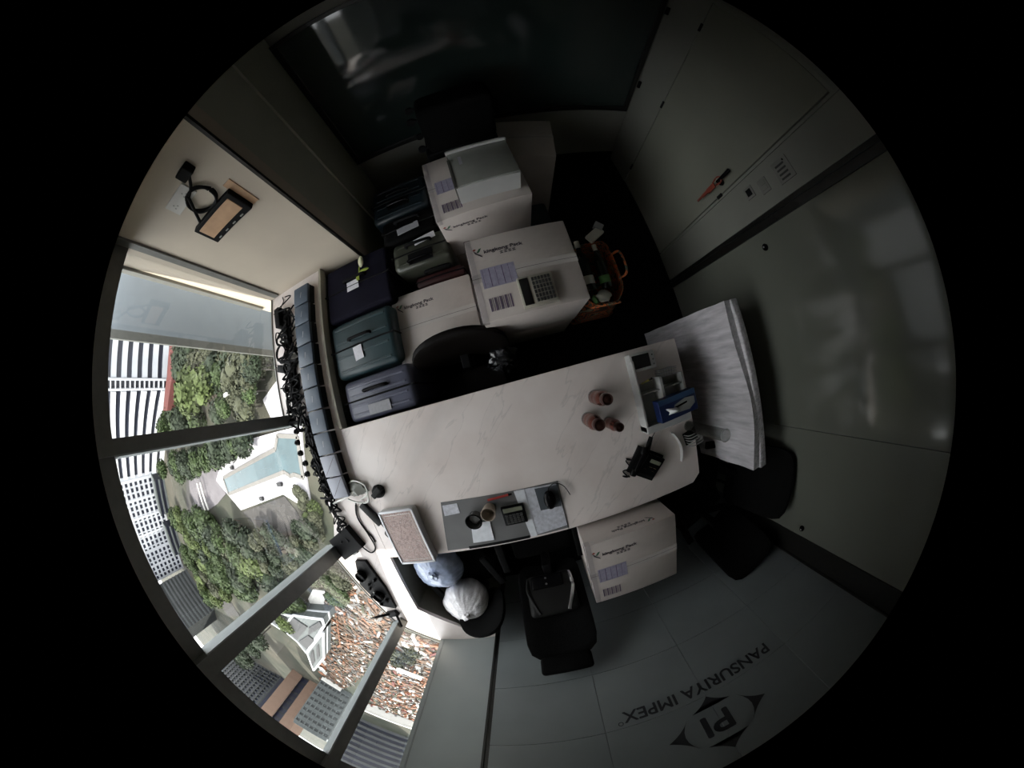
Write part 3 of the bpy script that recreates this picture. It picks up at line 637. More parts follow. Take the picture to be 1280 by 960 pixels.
# white rack with display, cards, tissue box
rk = thing('letter_rack', 'white plastic desk rack holding cards beneath the blue tissue box', 'rack', (.795, -.24, Z), 0)
B().box(-.155, .165, -.235, .05, 0, .012, .003).build('base', 'grey_plastic', rk)
B().box(-.165, -.150, -.24, .20, 0, .10, .004).build('side_rail', 'white_plastic', rk); B().box(.150, .165, -.20, .06, 0, .10, .004).build('side_rail', 'white_plastic', rk)
B().box(-.165, .165, -.245, -.20, 0, .105, .004).build('front_bar', 'white_plastic', rk); B().box(-.02, .0, -.20, .07, 0, .115, .003).build('divider', 'white_plastic', rk)
B().box(-.15, .16, -.01, .0, 0, .09, .003).build('divider', 'grey_plastic', rk)
o = thing('card_terminal', 'white terminal with black screen at the end of the white rack', 'terminal', (.715, -.055, Z), -.02)
B().box(-.085, .085, -.055, .055, 0, .085, .008).build('body', 'white_plastic', o, smooth=True); B().box(-.072, .045, -.038, .042, .084, .088, .002).build('screen', 'screen_dark', o)
for k in range(3): B().cyl((.066, -.03+k*.028, .084), (.066, -.03+k*.028, .089), .005, n=8).build('button', 'key_dark', o)
o = thing('card_stack', 'stack of grey printed cards standing in the white rack', 'cards', (.86, -.16, Z+.012))
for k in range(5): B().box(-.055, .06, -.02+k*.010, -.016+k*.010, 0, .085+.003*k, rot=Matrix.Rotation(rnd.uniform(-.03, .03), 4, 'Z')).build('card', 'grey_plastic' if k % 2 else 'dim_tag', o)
for k in range(3): B().cyl((-.02+k*.03, -.023, .05), (-.02+k*.03, -.0205, .05), .010, n=10).build('dot', 'key_dark', o)
p = at(828, 486, Z+.07); o = thing('pen', 'yellow and black pen standing inside the white rack', 'pen', (.70, -.19, Z+.013), 0)
B().cyl((0, 0, 0), (.015, .02, .09), .005, n=8).build('barrel', 'yellow', o); B().cyl((.015, .02, .09), (.02, .027, .115), .006, n=8).build('cap', 'black', o)
tq = [at(*k, .985) for k in ((816, 503), (870, 481), (878, 509), (824, 534))]; tcn = sum(tq, Vector())/4
e = tq[1]-tq[0]
o = thing('tissue_box', 'blue tissue box with a white tissue on top of the rack', 'tissue box', (tcn.x, tcn.y, .916), math.atan2(e.y, e.x)+.0)
B().box(-.135, .135, -.065, .065, 0, .072, .003).build('carton', 'tissue_blue', o)
B().box(-.134, .134, .035, .066, .0715, .0725).build('top_band', 'tissue_band', o)
B().prism([(-.05, -.035), (.07, -.045), (.118, -.02), (.12, .02), (.05, .03), (-.03, .012)], .0722, .0732).build('opening_film', 'grey_plastic', o)
B().box(-.03, .06, -.006, .004, .073, .0742, rot=Matrix.Rotation(.08, 4, 'Z')).build('slit', 'screen_dark', o)
B().shell(lambda u, v: (-.085+.075*u+.01*math.sin(v*5), -.03+.04*v*(1-.4*u), .074+.028*math.sin(PI*u)*math.sin(PI*v*.9+.2)), 6, 5, .0015).build('tissue', 'tissue', o, smooth=True)
# leaflet, glass tube on the desk corner
o = thing('leaflet', 'curved white leaflet standing at the desk corner', 'leaflet', (0, 0, 0))
pa, pb = at(838, 541, Z), at(850, 576, Z)
B().shell(lambda u, v: (pa.x+(pb.x-pa.x)*u+.03*math.sin(PI*u), pa.y+(pb.y-pa.y)*u, Z+.05*v*(1-.45*u)), 8, 2, .003).build('sheet', 'leaf_card', o, smooth=True)
o = thing('brochure_holder', 'grey wire brochure holder behind the tissue box', 'holder', at(862, 546, Z), .2)
B().box(-.05, .06, -.04, .05, 0, .01, .003).build('base', 'dark_cushion', o)
for k in range(5): B().tube([(-.045, -.04+.02*k, .01), (-.03, -.04+.02*k, .07), (.05, -.04+.02*k, .08), (.055, -.04+.02*k, .01)], .003, 5).build('wire', 'grey_plastic', o)
p = at(893, 543, Z); p = at(874, 541, Z)
o = thing('glass_vase', 'tall clear glass tube standing at the desk end', 'vase', (.985, -.56, Z))
B().lathe([(.036, 0), (.036, .40), (.033, .40), (.033, .01), (0, .01)], n=28).build('wall', 'clear_glass', o, smooth=True)
B().tube([(.0355*math.cos(k*PI/8), .0355*math.sin(k*PI/8), .40) for k in range(16)], .0035, 6, True).build('rim', 'grey_plastic', o, smooth=True)
B().cyl((0, 0, .001), (0, 0, .01), .033, n=20).build('base', 'grey_plastic', o)

# ------------------------------------------------------------------ CARTONS
def carton(label, x0, x1, y0, y1, z0, z1, rz=0, top=True, front=None, label_top=True, wrap=True, group=None, name='carton'):
    cx, cy = (x0+x1)/2, (y0+y1)/2; w_, d_, h_ = x1-x0, y1-y0, z1-z0
    o = thing(name, label, 'carton', (cx, cy, z0), rz, group)
    B().box(-w_/2, w_/2, -d_/2, d_/2, 0, h_, .006).build('body', 'carton', o, smooth=True)
    B().box(-w_/2-.001, w_/2+.001, -.026, .026, h_-.001, h_+.001).box(w_/2-.001, w_/2+.001, -.026, .026, h_*.6, h_).box(-w_/2-.001, -w_/2+.001, -.026, .026, h_*.6, h_).build('tape', 'tape', o)
    B().box(-w_/2, w_/2, -.0012, .0012, h_+.0008, h_+.0014).build('flap_seam', 'print_dark', o)
    if top:
        logo(o, (-w_/2+.05, d_/2-.11, h_+.0008), (0, 0, 0), w_/.6)
    if label_top:
        l = B().box(-w_/2+.05, -w_/2+.24, -.07, .05, h_+.001, h_+.002).build('shipping_label', 'label_lilac', o)
        for k in range(5): B().box(-w_/2+.06+k*.036, -w_/2+.062+k*.036+.002*(k % 2), -.065, .045, h_+.002, h_+.0026).build('printed_line', 'barcode', l)
        bc = B()
        for k in range(13): bc.box(-w_/2+.06+k*.0095, -w_/2+.06+k*.0095+.003+.0035*((k*7) % 3 == 0), -d_/2+.05, -d_/2+.125, h_+.0008, h_+.0014)
        bc.build('barcode_print', 'barcode', o)
    if front is not None: logo(o, (front, -d_/2-.0008, h_-.12), (PI/2, 0, 0), w_/.6)
    if wrap:
        B().box(-w_/2-.003, -w_/2+.035, -d_/2-.003, d_/2+.003, h_-.04, h_+.004, .004, 2).build('stretch_film', 'film', o)
    return o
def logo(o, loc, rot, s):
    e = bpy.data.objects.new('logo', None)
    g = text('kingkong Pack', .022*s, 'print_dark', o, loc, rot, 'logo_lettering', sx=1.25, bold=.0016)
    R = Matrix.LocRotScale(Vector(loc), Vector(rot) and __import__('mathutils').Euler(rot), None)
    for v in g.data.vertices: v.co.x += .045*s
    def flat(P, m, nm):
        bb = B(); a = [bb.bm.verts.new((x*s, y*s, 0)) for x, y in P]; d = [bb.bm.verts.new((x*s, y*s, .0008)) for x, y in P]; n = len(P)
        bb.bm.faces.new(a[::-1]); bb.bm.faces.new(d)
        for i in range(n): bb.bm.faces.new([a[i], a[(i+1)%n], d[(i+1)%n], d[i]])
        q = bb.build(nm, m, o); q.location = loc; q.rotation_euler = rot
    flat([(-.012, .032), (-.004, .010), (.012, -.004), (.034, -.022), (.030, -.010), (.010, .008), (.002, .020)], 'print_dark', 'logo_mark')
    flat([(.006, .018), (.022, .038), (.036, .040), (.024, .020), (.014, .012)], 'print_green', 'logo_leaf')
    flat([(-.016, .036), (-.004, .044), (.006, .040), (-.004, .030)], 'print_red', 'logo_dot')
    for k in range(4):                                            # four square characters, too small to read
        x = .135+k*.024
        flat([(x, -.026), (x+.018, -.026), (x+.018, -.021), (x+.011, -.021), (x+.011, -.015), (x+.017, -.015), (x+.017, -.010), (x, -.010), (x, -.015), (x+.007, -.015), (x+.007, -.021), (x, -.021)], 'print_dark', 'logo_character')
carton('white carton under the large calculator carton, by the desk', -.12, .47, .36, .86, 0, .5, top=False, label_top=False)
cC = carton('film-wrapped white carton carrying the large calculator', -.12, .47, .355, .865, .5, 1.0, -.01)
carton('low white carton with logo between the teal suitcase and the calculator carton', -.765, -.17, .335, .83, 0, .65, -.01, label_top=False)
carton('lower white carton of the stack with the plastic drawer box', -.27, .34, 1.09, 1.66, 0, .5, .06, top=False, label_top=False)
carton('upper white carton of the stack under the plastic drawer box, logo on its front', -.27, .34, 1.09, 1.68, .5, 1.0, .06, top=False, front=-.27)
carton('lower white carton on the floor between the desk and the tiled wall', .085, .69, -1.57, -1.03, 0, .5, -.01, top=False, label_top=False, wrap=False)
carton('film-wrapped white carton between the desk and the tiled wall, logo on top', .085, .69, -1.565, -1.025, .5, 1.0, -.015)
cR = [o for o in C.objects if o.get('label', '').startswith('film-wrapped white carton between')][0]
logo(cR, (.16, .2708, .42), (PI/2, 0, PI), 1.0)
B().box(-.26, .10, .2700, .2712, .47, .50).build('clear_tape', 'tape', cR)
carton('plain dim carton against the back wall under the dark glass', .24, .74, 1.62, 2.12, 0, .86, -.22, top=False, label_top=False, wrap=False)
# front face print upside down strip on the desk side of that carton
calculator('desk_calculator', 'large desk calculator with dark display lying on the film-wrapped carton', (.20, .458, 1.001), PI/2, .175, .19, 'key_light', 'key_dark', 6, 6, 'screen_dark', .03)
o = thing('drawer_box', 'grey translucent drawer box with white front on the carton stack', 'storage box', (.105, 1.335, 1.001), .04)
B().box(-.19, .19, -.165, .165, 0, .165, .006).build('body', 'grey_clear', o, smooth=True)
B().box(-.19, .19, -.172, -.160, 0, .155, .003).build('front', 'white_plastic', o); B().box(-.195, .195, .155, .175, .15, .185, .004).build('rear_lip', 'white_plastic', o)
B().box(-.198, -.18, -.17, .10, .02, .168, .003).build('dark_side', 'box_dark_slot', o); B().box(-.13, -.11, .02, .10, .1655, .167).build('mark', 'dim_tag', o)

# ------------------------------------------------------------------ SUITCASES
def suitcase(label, x0, x1, y0, y1, h, m, hard=True, rz=0, handle='y', z0=0, tagm='tag_paper', tagpos=None, ribs=4, telescopic=False):
    cx, cy = (x0+x1)/2, (y0+y1)/2; w_, d_ = x1-x0, y1-y0
    o = thing('suitcase', label, 'suitcase', (cx, cy, z0), rz, None)
    B().box(-w_/2, w_/2, -d_/2, d_/2, .05, h, .045 if hard else .03, 4).build('shell', m, o, smooth=True)
    B().tube([(-w_/2-.001, 0, .1), (-w_/2-.001, 0, h-.05), (-w_/2+.05, 0, h+.001), (w_/2-.05, 0, h+.001), (w_/2+.001, 0, h-.05), (w_/2+.001, 0, .1)], .006, 6).build('zip', 'black', o)
    if hard:
        for k in range(ribs):
            y = -d_/2+.05+k*(d_-.10)/(ribs-1)
            if abs(y) < .03: continue
            B().box(-w_/2+.05, w_/2-.05, y-.008, y+.008, h-.004, h+.006, .003).build('rib', m, o)
    B().tube([(-.09, .05, h), (-.085, .05, h+.03), (0, .05, h+.036), (.085, .05, h+.03), (.09, .05, h)], .011, 8).build('handle', 'black', o, smooth=True)
    if telescopic:
        B().box(-.09, .09, -.10, -.01, h-.001, h+.006, .003).build('handle_housing', 'black', o)
        B().tube([(-.075, -.085, h+.0), (-.075, -.085, h+.045), (.075, -.085, h+.045), (.075, -.085, h)], .008, 6).build('pull_bar', 'black_gloss', o)
    for sx in (-1, 1):
        for sy in (-1, 1): B().cyl((sx*(w_/2-.06)-.012, sy*(d_/2-.05), .028), (sx*(w_/2-.06)+.012, sy*(d_/2-.05), .028), .027, n=12).build('wheel', 'black', o)
    if tagpos:
        tx, ty, tw, tl, tr = tagpos
        B().box(tx-tw/2, tx+tw/2, ty-tl/2, ty+tl/2, h+.008, h+.012, .002, rot=Matrix.Rotation(tr, 4, 'Z'), org=(tx, ty, h)).build('luggage_tag', tagm, o)
    return o
HS = .76
nv = suitcase('navy soft suitcase with a white tag and artificial flower against the cream wall', -1.27, -.70, .79, 1.24, HS, 'navy', False, tagpos=(-.02, .0, .105, .075, .02))
fl = thing('artificial_flower', 'cream artificial flower with green leaves lying on the navy suitcase', 'flower', (-.94, 1.10, HS+.012), .0)
B().blob((.03, .07, .012), .05, 2, .1, 1, (.45, 1, .25)).build('petal', 'petal', fl, smooth=True); B().tube([(0, -.07, .005), (.005, -.03, .01), (.015, .03, .012)], .006).build('stem', 'green_stem', fl)
B().blob((.05, -.01, .01), .045, 2, .1, 1, (1, .3, .2)).build('leaf', 'green_stem', fl, smooth=True); B().blob((-.01, -.045, .01), .03, 2, .1, 2, (.4, 1, .2)).build('leaf', 'green_stem', fl, smooth=True)
suitcase('teal hard-shell suitcase with a white tag beside the window ledge', -1.27, -.73, .36, .77, HS, 'teal', tagpos=(-.03, -.06, .075, .10, .1))
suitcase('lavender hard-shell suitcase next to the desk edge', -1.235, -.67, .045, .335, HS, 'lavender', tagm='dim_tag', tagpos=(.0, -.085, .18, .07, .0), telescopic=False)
suitcase('olive hard suitcase with a raised pull handle and a white tag', -.66, -.24, .96, 1.20, HS, 'olive', tagpos=(.05, .075, .16, .05, .15), telescopic=True)
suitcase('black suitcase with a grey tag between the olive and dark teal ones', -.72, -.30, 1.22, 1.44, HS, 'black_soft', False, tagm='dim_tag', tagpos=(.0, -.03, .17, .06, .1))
suitcase('dark teal suitcase with big handle beside the return wall', -.80, -.33, 1.47, 1.84, HS, 'dark_teal', telescopic=True)
suitcase('maroon suitcase squeezed between the olive suitcase and the low carton', -.56, -.19, .85, .945, .62, 'maroon', False)
bs = thing('trolley_suitcase', 'black suitcase lying on its side behind the carton stack, wheels to the window side', 'suitcase', (.035, 1.87, 1.0), .04)
B().box(-.25, .25, -.13, .13, .0, .42, .05, 4).build('shell', 'black_soft', bs, smooth=True)
for z in (.07, .34):
    for y in (-.09, .09): B().cyl((-.29, y-.012, z), (-.29, y+.012, z), .028, n=12).cyl((-.25, y, z), (-.29, y, z), .014, n=8).build('wheel', 'black', bs)
B().tube([(.25, -.0, .13), (.285, 0, .14), (.285, 0, .28), (.25, 0, .29)], .01).build('handle', 'black', bs)
tag(B().box(-.28, .25, -.14, .14, 0, 1.0, .01).build('black_plinth_box', 'black', loc=(.04, 1.89, 0)), 'tall black box behind the carton stack carrying the black suitcase', 'box')
tag(B().box(-.10, .10, -.16, .16, 0, .45, .03, 3).build('teal_case', 'dark_teal', loc=(.47, 1.27, 0), smooth=True), 'small dark teal case on the floor right of the carton stack', 'case')

# ------------------------------------------------------------------ SHOPPING BAG with bottles
sb = thing('shopping_bag', 'orange and black patterned shopping bag beside the calculator carton', 'bag', (.735, .66, 0), .0)
def bagwall(u, v):
    a = 2*PI*u; sq = lambda t: math.copysign(abs(t)**.55, t); r = 1-.12*v+.03*math.sin(5*a+3*v)
    return (.20*sq(math.cos(a))*r, .29*sq(math.sin(a))*r, .12+.42*v+.015*math.sin(3*a)*v)
B().shell(bagwall, 40, 8, .004).build('bag_wall', 'bag_pattern', sb, smooth=True); B().box(-.19, .19, -.27, .27, .0, .13, .02).build('bag_base', 'bag_pattern', sb)
B().tube([(-.12, -.26, .52), (-.10, -.28, .62), (.06, -.28, .60), (.10, -.26, .50)], .010).build('strap', 'bag_pattern', sb); B().tube([(.17, .12, .52), (.21, .10, .60), (.21, -.06, .60), (.17, -.08, .52)], .010).build('strap', 'bag_pattern', sb)
def wine(label, p0, p1, r, m='bottle_glass', lm='bottle_label'):
    p0, p1 = Vector(p0), Vector(p1); d = p1-p0; L = d.length
    o = thing('wine_bottle', label, 'bottle', p0); o.rotation_euler = d.to_track_quat('Z', 'Y').to_euler()
    B().lathe([(r*.9, 0), (r, .01), (r, L*.6), (r*.8, L*.68), (r*.38, L*.78), (r*.36, L)]).build('glass', m, o, smooth=True)
    B().lathe([(r*1.01, L*.12), (r*1.01, L*.28)]).build('label', lm, o, smooth=True); B().lathe([(r*.40, L*.86), (r*.42, L*.87), (r*.42, L), (0, L+.001)]).build('cap', 'bottle_label', o, smooth=True)
wine('dark wine bottle with pale neck lying in the patterned bag against the carton', (.64, .52, .54), (.64, .90, .60), .048)
wine('second bottle with shiny wrapper in the patterned bag', (.78, .52, .52), (.77, .86, .58), .042, 'bottle_glass', 'green_label')
o = thing('paper_roll', 'white printed paper roll sticking out of the patterned bag', 'paper', (.80, .93, .60), .55)
B().box(-.08, .07, -.035, .035, 0, .03, .006).build('sheet', 'bottle_label', o); B().box(.05, .11, -.03, .04, .0, .035, .004, rot=Matrix.Rotation(.3, 4, 'Z')).build('fold', 'grey_plastic', o)
o = thing('snack_pack', 'pink and green packet at the near end of the patterned bag', 'packet', (.72, .46, .52), .1)
B().blob((0, 0, .03), .06, 2, .15, 7, (1, .8, .5)).build('pack', 'bottle_label', o, smooth=True); B().blob((-.07, -.01, .02), .035, 2, .2, 2, (.6, 1, .6)).build('end', 'green_label', o, smooth=True)

# ------------------------------------------------------------------ wrapped board
o = thing('wrapped_board', 'tall bubble-wrapped board standing between the desk and the glossy wall', 'board', (1.30, -.385, 0), .02)
def wb(u, v): return (.02+.07*v+.006*math.sin(9*u+4*v)+.004*math.sin(23*v+7*u), -.545+1.09*u, .02+1.10*v+.012*math.sin(6*u))
B().shell(lambda u, v: (wb(u, v)[0]-.03, wb(u, v)[1], wb(u, v)[2]), 44, 26, .075).build('wrapping', 'bubble_wrap', o, smooth=True)
B().box(.035, .10, -.56, .55, 1.09, 1.135, .012, 3).build('top_edge', 'bubble_wrap', o, smooth=True)

# ------------------------------------------------------------------ CHAIRS
def chair(name, label, cx, cy, face, back_top=1.2, tilt=.3, wb_=.46, arms=True, headrest=False, mat_='black_soft', seat_z=.5, rounded=False, bmat=None):
    rz = math.atan2(face[1], face[0])-PI/2; o = thing(name, label, 'chair', (cx, cy, 0), rz, None)
    B().box(-.24, .24, -.23, .24, seat_z-.08, seat_z, .035, 4).build('seat', mat_, o, smooth=True)
    b0 = seat_z+.06; H = back_top-b0
    def bk(u, v):
        x = (u-.5)*wb_; wscale = (max(.06, 1-abs(2*v-1)**7))**.5 if not rounded else math.sqrt(max(.03, 1-abs(2*v-1)**2.6))
        return (x*wscale, -.24-tilt*v-.05*(1-(2*u-1)**2), b0+H*v)
    ex = 2.6 if rounded else 7; th = .055; bb = B(); n = 40; prof = [(.35, 1), (.70, 1), (.90, .9), (.98, .55), (1.0, 0)]
    def P_(sc, a, yy):
        c_, s_ = math.cos(a), math.sin(a); r_ = 1/((abs(c_)**ex+abs(s_)**ex)**(1/ex)); x = c_*r_*sc; z = s_*r_*sc
        v = (z+1)/2; return (x*wb_/2, -.24-tilt*v-.05*(1-x*x)+yy, b0+H*v)
    rings = [[bb.bm.verts.new(P_(sc, 2*PI*k/n, th/2*t)) for k in range(n)] for sc, t in prof]+[[bb.bm.verts.new(P_(sc, 2*PI*k/n, -th/2*t)) for k in range(n)] for sc, t in prof[-2::-1]]
    for a_, b_ in zip(rings, rings[1:]):
        for k in range(n): bb.bm.faces.new([a_[k], a_[(k+1) % n], b_[(k+1) % n], b_[k]])
    for rg, yy in ((rings[0], th/2), (rings[-1], -th/2)):
        c0 = bb.bm.verts.new(P_(0.0001, 0, yy))
        for k in range(n): bb.bm.faces.new([rg[k], rg[(k+1) % n], c0])
    bb.build('backrest', bmat or mat_, o, smooth=True)
    B().box(-.03, .03, -.30, -.20, seat_z-.07, b0+.12, .008).build('back_bar', 'black', o)
    if headrest:
        y = -.24-tilt; B().box(-.165, .165, y-.06, y+.0, back_top-.01, back_top+.13, .025, 3, rot=Matrix.Rotation(.15, 4, 'X'), org=(0, y, back_top)).build('headrest', bmat or mat_, o, smooth=True)
    if arms:
        for s in (-1, 1):
            B().box(s*.28-.03, s*.28+.03, -.18, .12, seat_z+.18, seat_z+.21, .012, 3).build('armrest', 'black_soft', o, smooth=True); B().tube([(s*.24, -.02, seat_z-.05), (s*.285, -.02, seat_z), (s*.285, -.03, seat_z+.18)], .014).build('arm_post', 'black_soft', o)
    B().cyl((0, 0, .12), (0, 0, seat_z-.08), .028).build('gas_column', 'black', o)
    for k in range(5):
        a = 2*PI*k/5+.3; l = B().cyl((0, 0, .11), (.25*math.cos(a), .25*math.sin(a), .07), .024, .015, 8).build('base_leg', 'black', o)
        B().cyl((.25*math.cos(a)-.012, .25*math.sin(a), .03), (.25*math.cos(a)+.012, .25*math.sin(a), .03), .03, n=12).build('caster', 'black', l)
    return o
ec = chair('office_chair', 'black high-back office chair with headrest against the tiled wall', -.20, -1.13, (0, 1), 1.28, .34, .47, True, True)
lc = thing('lumbar_cushion', 'dark grey shiny massage cushion strapped to the high-back office chair', 'cushion', (-.20, -1.415, .70), 0)
lc.rotation_euler = (math.radians(26), 0, 0)
B().box(-.17, .17, -.03, .045, .0, .34, .035, 4).build('pad', 'dark_cushion', lc, smooth=True); B().box(-.13, .10, .035, .062, .02, .13, .02, 3).build('control_box', 'black_gloss', lc, smooth=True)
for s in (-1, 1): B().tube([(s*.15, .03, .02), (s*.16, .05, .15), (s*.10, .04, .33)], .012).build('piping', 'steel' if s > 0 else 'dark_cushion', lc)
for dz in (.05, .10): B().cyl((-.02, .060, dz), (-.02, .066, dz), .008, n=10).build('button', 'steel', lc)
chair('office_chair', 'black chair with rounded back against the glossy right wall', 1.23, -1.10, (-.94, .24), 1.22, .14, .56, True, False)
chair('office_chair', 'black chair with its back in the corner beside the dark trim', 1.20, -1.39, (-.36, .93), 1.16, .20, .46, True, False, seat_z=.46)
chair('visitor_chair', 'dark brown round-backed chair behind the desk beside the low carton', -.33, .0, (0, -1), .93, .10, .62, False, False, 'brown_leather', .45, True)
chair('visitor_chair', 'black armchair by the window ledge holding two rubbish bags', -.88, -1.36, (-.28, .95), .98, .10, .44, True, False, 'black_soft', .45, True)
# rubbish bags
def knot_bag(label, c, r, m, seed, lean=(0, 0)):
    o = thing('plastic_bag', label, 'bag', (c[0], c[1], c[2]), seed)
    from mathutils import noise
    def f(u, v):
        a = 2*PI*u; ph = PI*v; rr_ = math.sin(ph)**.75; 
        fold = 1+.022*math.sin(17*a+2.5*math.sin(3*a))*v**1.5+.012*math.sin(31*a+4*v)*v+.02*math.sin(5*a+6*v)
        q = Vector((math.cos(a)*rr_, math.sin(a)*rr_, -math.cos(ph))); k = 1+.10*noise.noise(q*1.7+Vector((seed, 0, 0)))
        return (q.x*r*k*fold+lean[0]*v, q.y*r*k*fold+lean[1]*v, r*.86+q.z*r*.86)
    B().shell(f, 96, 20, .002).build('body', m, o, smooth=True)
    B().cyl((lean[0], lean[1], r*1.68), (lean[0]*1.1, lean[1]*1.1, r*1.8), .018, .03, 10).blob((lean[0]*1.1, lean[1]*1.1, r*1.82), .035, 2, .5, seed, (1.2, .8, .5)).build('knot', m, o, smooth=True)
    for k in range(14):
        a = k*2*PI/14; B().tube([(lean[0]+.015*math.cos(a), lean[1]+.015*math.sin(a), r*1.70), (lean[0]+.05*math.cos(a), lean[1]+.05*math.sin(a), r*1.68), (lean[0]*.9+.60*r*math.cos(a), lean[1]*.9+.60*r*math.sin(a), r*1.555)], .004, 5).build('fold', m, o, smooth=True)
knot_bag('knotted white plastic bag on the armchair by the window ledge', (-.945, -1.60, .455), .205, 'bag_white', 1.0, (-.02, -.04))
knot_bag('knotted blue plastic bag on the armchair beside the white bag', (-1.045, -1.23, .455), .20, 'bag_blue', 2.0, (.03, -.05))
o = thing('bin_bag', 'crumpled black plastic bag behind the desk next to the brown chair', 'bag', at(625, 447, .62), 0); o.location.z = 0
B().blob((0, 0, .30), .30, 4, .22, 5, (.42, .38, 1)).build('body', 'bag_black', o, smooth=True); B().blob((0, 0, .60), .06, 3, .5, 8, (1, 1, .6)).build('knot', 'bag_black', o, smooth=True)

# ------------------------------------------------------------------ OUTSIDE, seen from about ten floors up
GZ = -28.0
gp = B(); N = 12
gp.box(-420, 60, -420, 260, GZ-.5, GZ); struct('ground', gp, 'ground')
g_ = lambda px, py, z=GZ: at(px, py, z)
def flat(name, pts, z0, z1, m, label=None, cat=None, kind=None):
    P = [g_(*p) for p in pts]; A = sum(P[i].x*P[(i+1) % len(P)].y-P[(i+1) % len(P)].x*P[i].y for i in range(len(P)))
    if A < 0: P = P[::-1]
    c = sum(P, Vector())/len(P)
    o = B().prism([(p.x-c.x, p.y-c.y) for p in P], z0, z1).build(name, m, loc=(c.x, c.y, GZ))
    if label: tag(o, label, cat)
    else: o['kind'] = 'structure'
    return o
pool = flat('swimming_pool', ((281.5, 597), (347, 561), (350, 544), (375, 545), (382, 596), (371, 592), (366, 594), (358, 589), (288, 617)), .45, .60, 'pool_water', 'long turquoise outdoor swimming pool seen from above', 'pool')
def ring_wall(pts, wdt, z0, z1):
    P = [g_(*p) for p in pts]; bb = B()
    for i in range(len(P)):
        a, c = P[i], P[(i+1) % len(P)]; d = (c-a); L = d.length; d.normalize(); n = Vector((-d.y, d.x, 0))*wdt/2
        bb.prism([(a-n)[:2], (c-n)[:2], (c+n)[:2], (a+n)[:2]], z0, z1)
    return bb
k_ = ring_wall(((281.5, 597), (347, 561), (350, 544), (375, 545), (382, 596), (371, 592), (366, 594), (358, 589), (288, 617)), .7, GZ+.45, GZ+.68).build('pool_coping', 'kerb', pool); k_.matrix_parent_inverse = Matrix.Translation(-pool.location)
flat('pool_deck', ((277, 581), (320, 547), (349, 539), (378, 532), (392, 640), (374, 628), (356, 617), (303, 637), (292, 624), (272, 600)), 0, .45, 'concrete_deck')
flat('pool_terrace', ((236, 590), (245, 585), (272, 584), (283, 617), (272, 630), (258, 640), (247, 633), (238, 615)), 0, .25, 'plaza')
flat('shaded_court', ((303, 640), (356, 620), (372, 640), (382, 660), (340, 668), (318, 655)), 0, .12, 'road')
flat('garden_path', ((322, 655), (338, 650), (392, 668), (372, 700), (352, 690)), 0, .10, 'earth')
flat('forecourt', ((330, 500), (352, 470), (372, 470), (380, 521), (340, 522)), 0, .3, 'concrete_deck')
flat('bright_yard', ((392, 736), (408, 738), (404, 775), (396, 768), (386, 748)), 0, .3, 'site_white')
flat('service_road', ((233, 600), (241, 600), (262, 700), (300, 770), (285, 770), (240, 690)), 0, .12, 'road')
flat('lower_road', ((405, 745), (424, 740), (440, 800), (424, 870), (408, 850)), 0, .12, 'earth')
flat('brown_lawn', ((258, 440), (282, 435), (290, 500), (262, 515)), 0, .10, 'earth')
for k, (pts, lab) in enumerate(((((252, 602), (256, 618), (262, 636)), 'outer curved white pergola beam on the pool terrace'), (((256, 601), (260, 617), (266, 635)), 'inner curved white pergola beam on the pool terrace'))):
    P = [g_(*p)+Vector((0, 0, 1.6)) for p in pts]; tag(B().tube(P, .28, 6).build('pergola_beam', 'site_white'), lab, 'pergola')
for k in range(7):
    a, c = g_(262-k*2+4, 577-k*3+10), g_(277-k*1, 570-k*3+6)
    d = (c-a); L = d.length; o = B().box(-L/2, L/2, -.35, .35, 0, .8+.1*k).build('terrace_step', 'plaza', loc=((a.x+c.x)/2, (a.y+c.y)/2, GZ), rotz=math.atan2(d.y, d.x))
    tag(o, 'long pale planter step beside the pool terrace', 'step', 'planter steps by the pool')
# poolside loungers
for k, (px, py) in enumerate(((353, 604), (293, 584), (330, 622))):
    p = g_(px, py); o = thing('parasol' if k else 'pool_lounger', ('dark lounger on the white deck by the pool', 'small object on the upper pool deck near the terrace', 'small object on the lower pool deck')[k], 'parasol' if k else 'lounger', (p.x, p.y, GZ+.45)); B().box(-.9, .9, -.35, .35, .2, .35).build('seat', 'roof_dark', o); B().box(.5, .9, -.35, .35, .3, .7).build('backrest', 'roof_dark', o); o.name = 'pool_lounger'; o['category'] = 'lounger'
# trees
def crown_mesh(seed, m):
    bb = B(); r_ = random.Random(seed); bb.use(m)
    for k in range(9):
        a = r_.uniform(0, 2*PI); d = r_.uniform(0, .62); z = r_.uniform(-.35, .45); bb.blob((d*math.cos(a), d*math.sin(a), z), r_.uniform(.32, .5), 2, .28, seed*7+k, (1, 1, .8))
    for k in range(520):
        v = Vector((r_.gauss(0, 1), r_.gauss(0, 1), r_.gauss(0, 1))).normalized(); v = Vector((v.x*r_.uniform(.75, 1.1), v.y*r_.uniform(.75, 1.1), v.z*.75*r_.uniform(.7, 1.1)))
        u = Vector((r_.uniform(-1, 1), r_.uniform(-1, 1), r_.uniform(-1, 1))).normalized()*.13; q = u.cross(v).normalized()*.10
        bb.quad(v-u, v+q, v+u, v-q)
    me = bpy.data.meshes.new('crown'); bb.bm.to_mesh(me); bb.bm.free(); me.materials.append(M[m]); return me
CR = {m: [crown_mesh(i*5+j+1, m) for i in range(2)] for j, m in enumerate(('foliage_dark', 'foliage_mid', 'foliage_light', 'foliage_olive'))}
tb_ = B().cyl((0, 0, 0), (0, 0, 1), .05, .03, 7); TM = bpy.data.meshes.new('trunk'); tb_.bm.to_mesh(TM); tb_.bm.free(); TM.materials.append(M['bark'])
rt = random.Random(4)
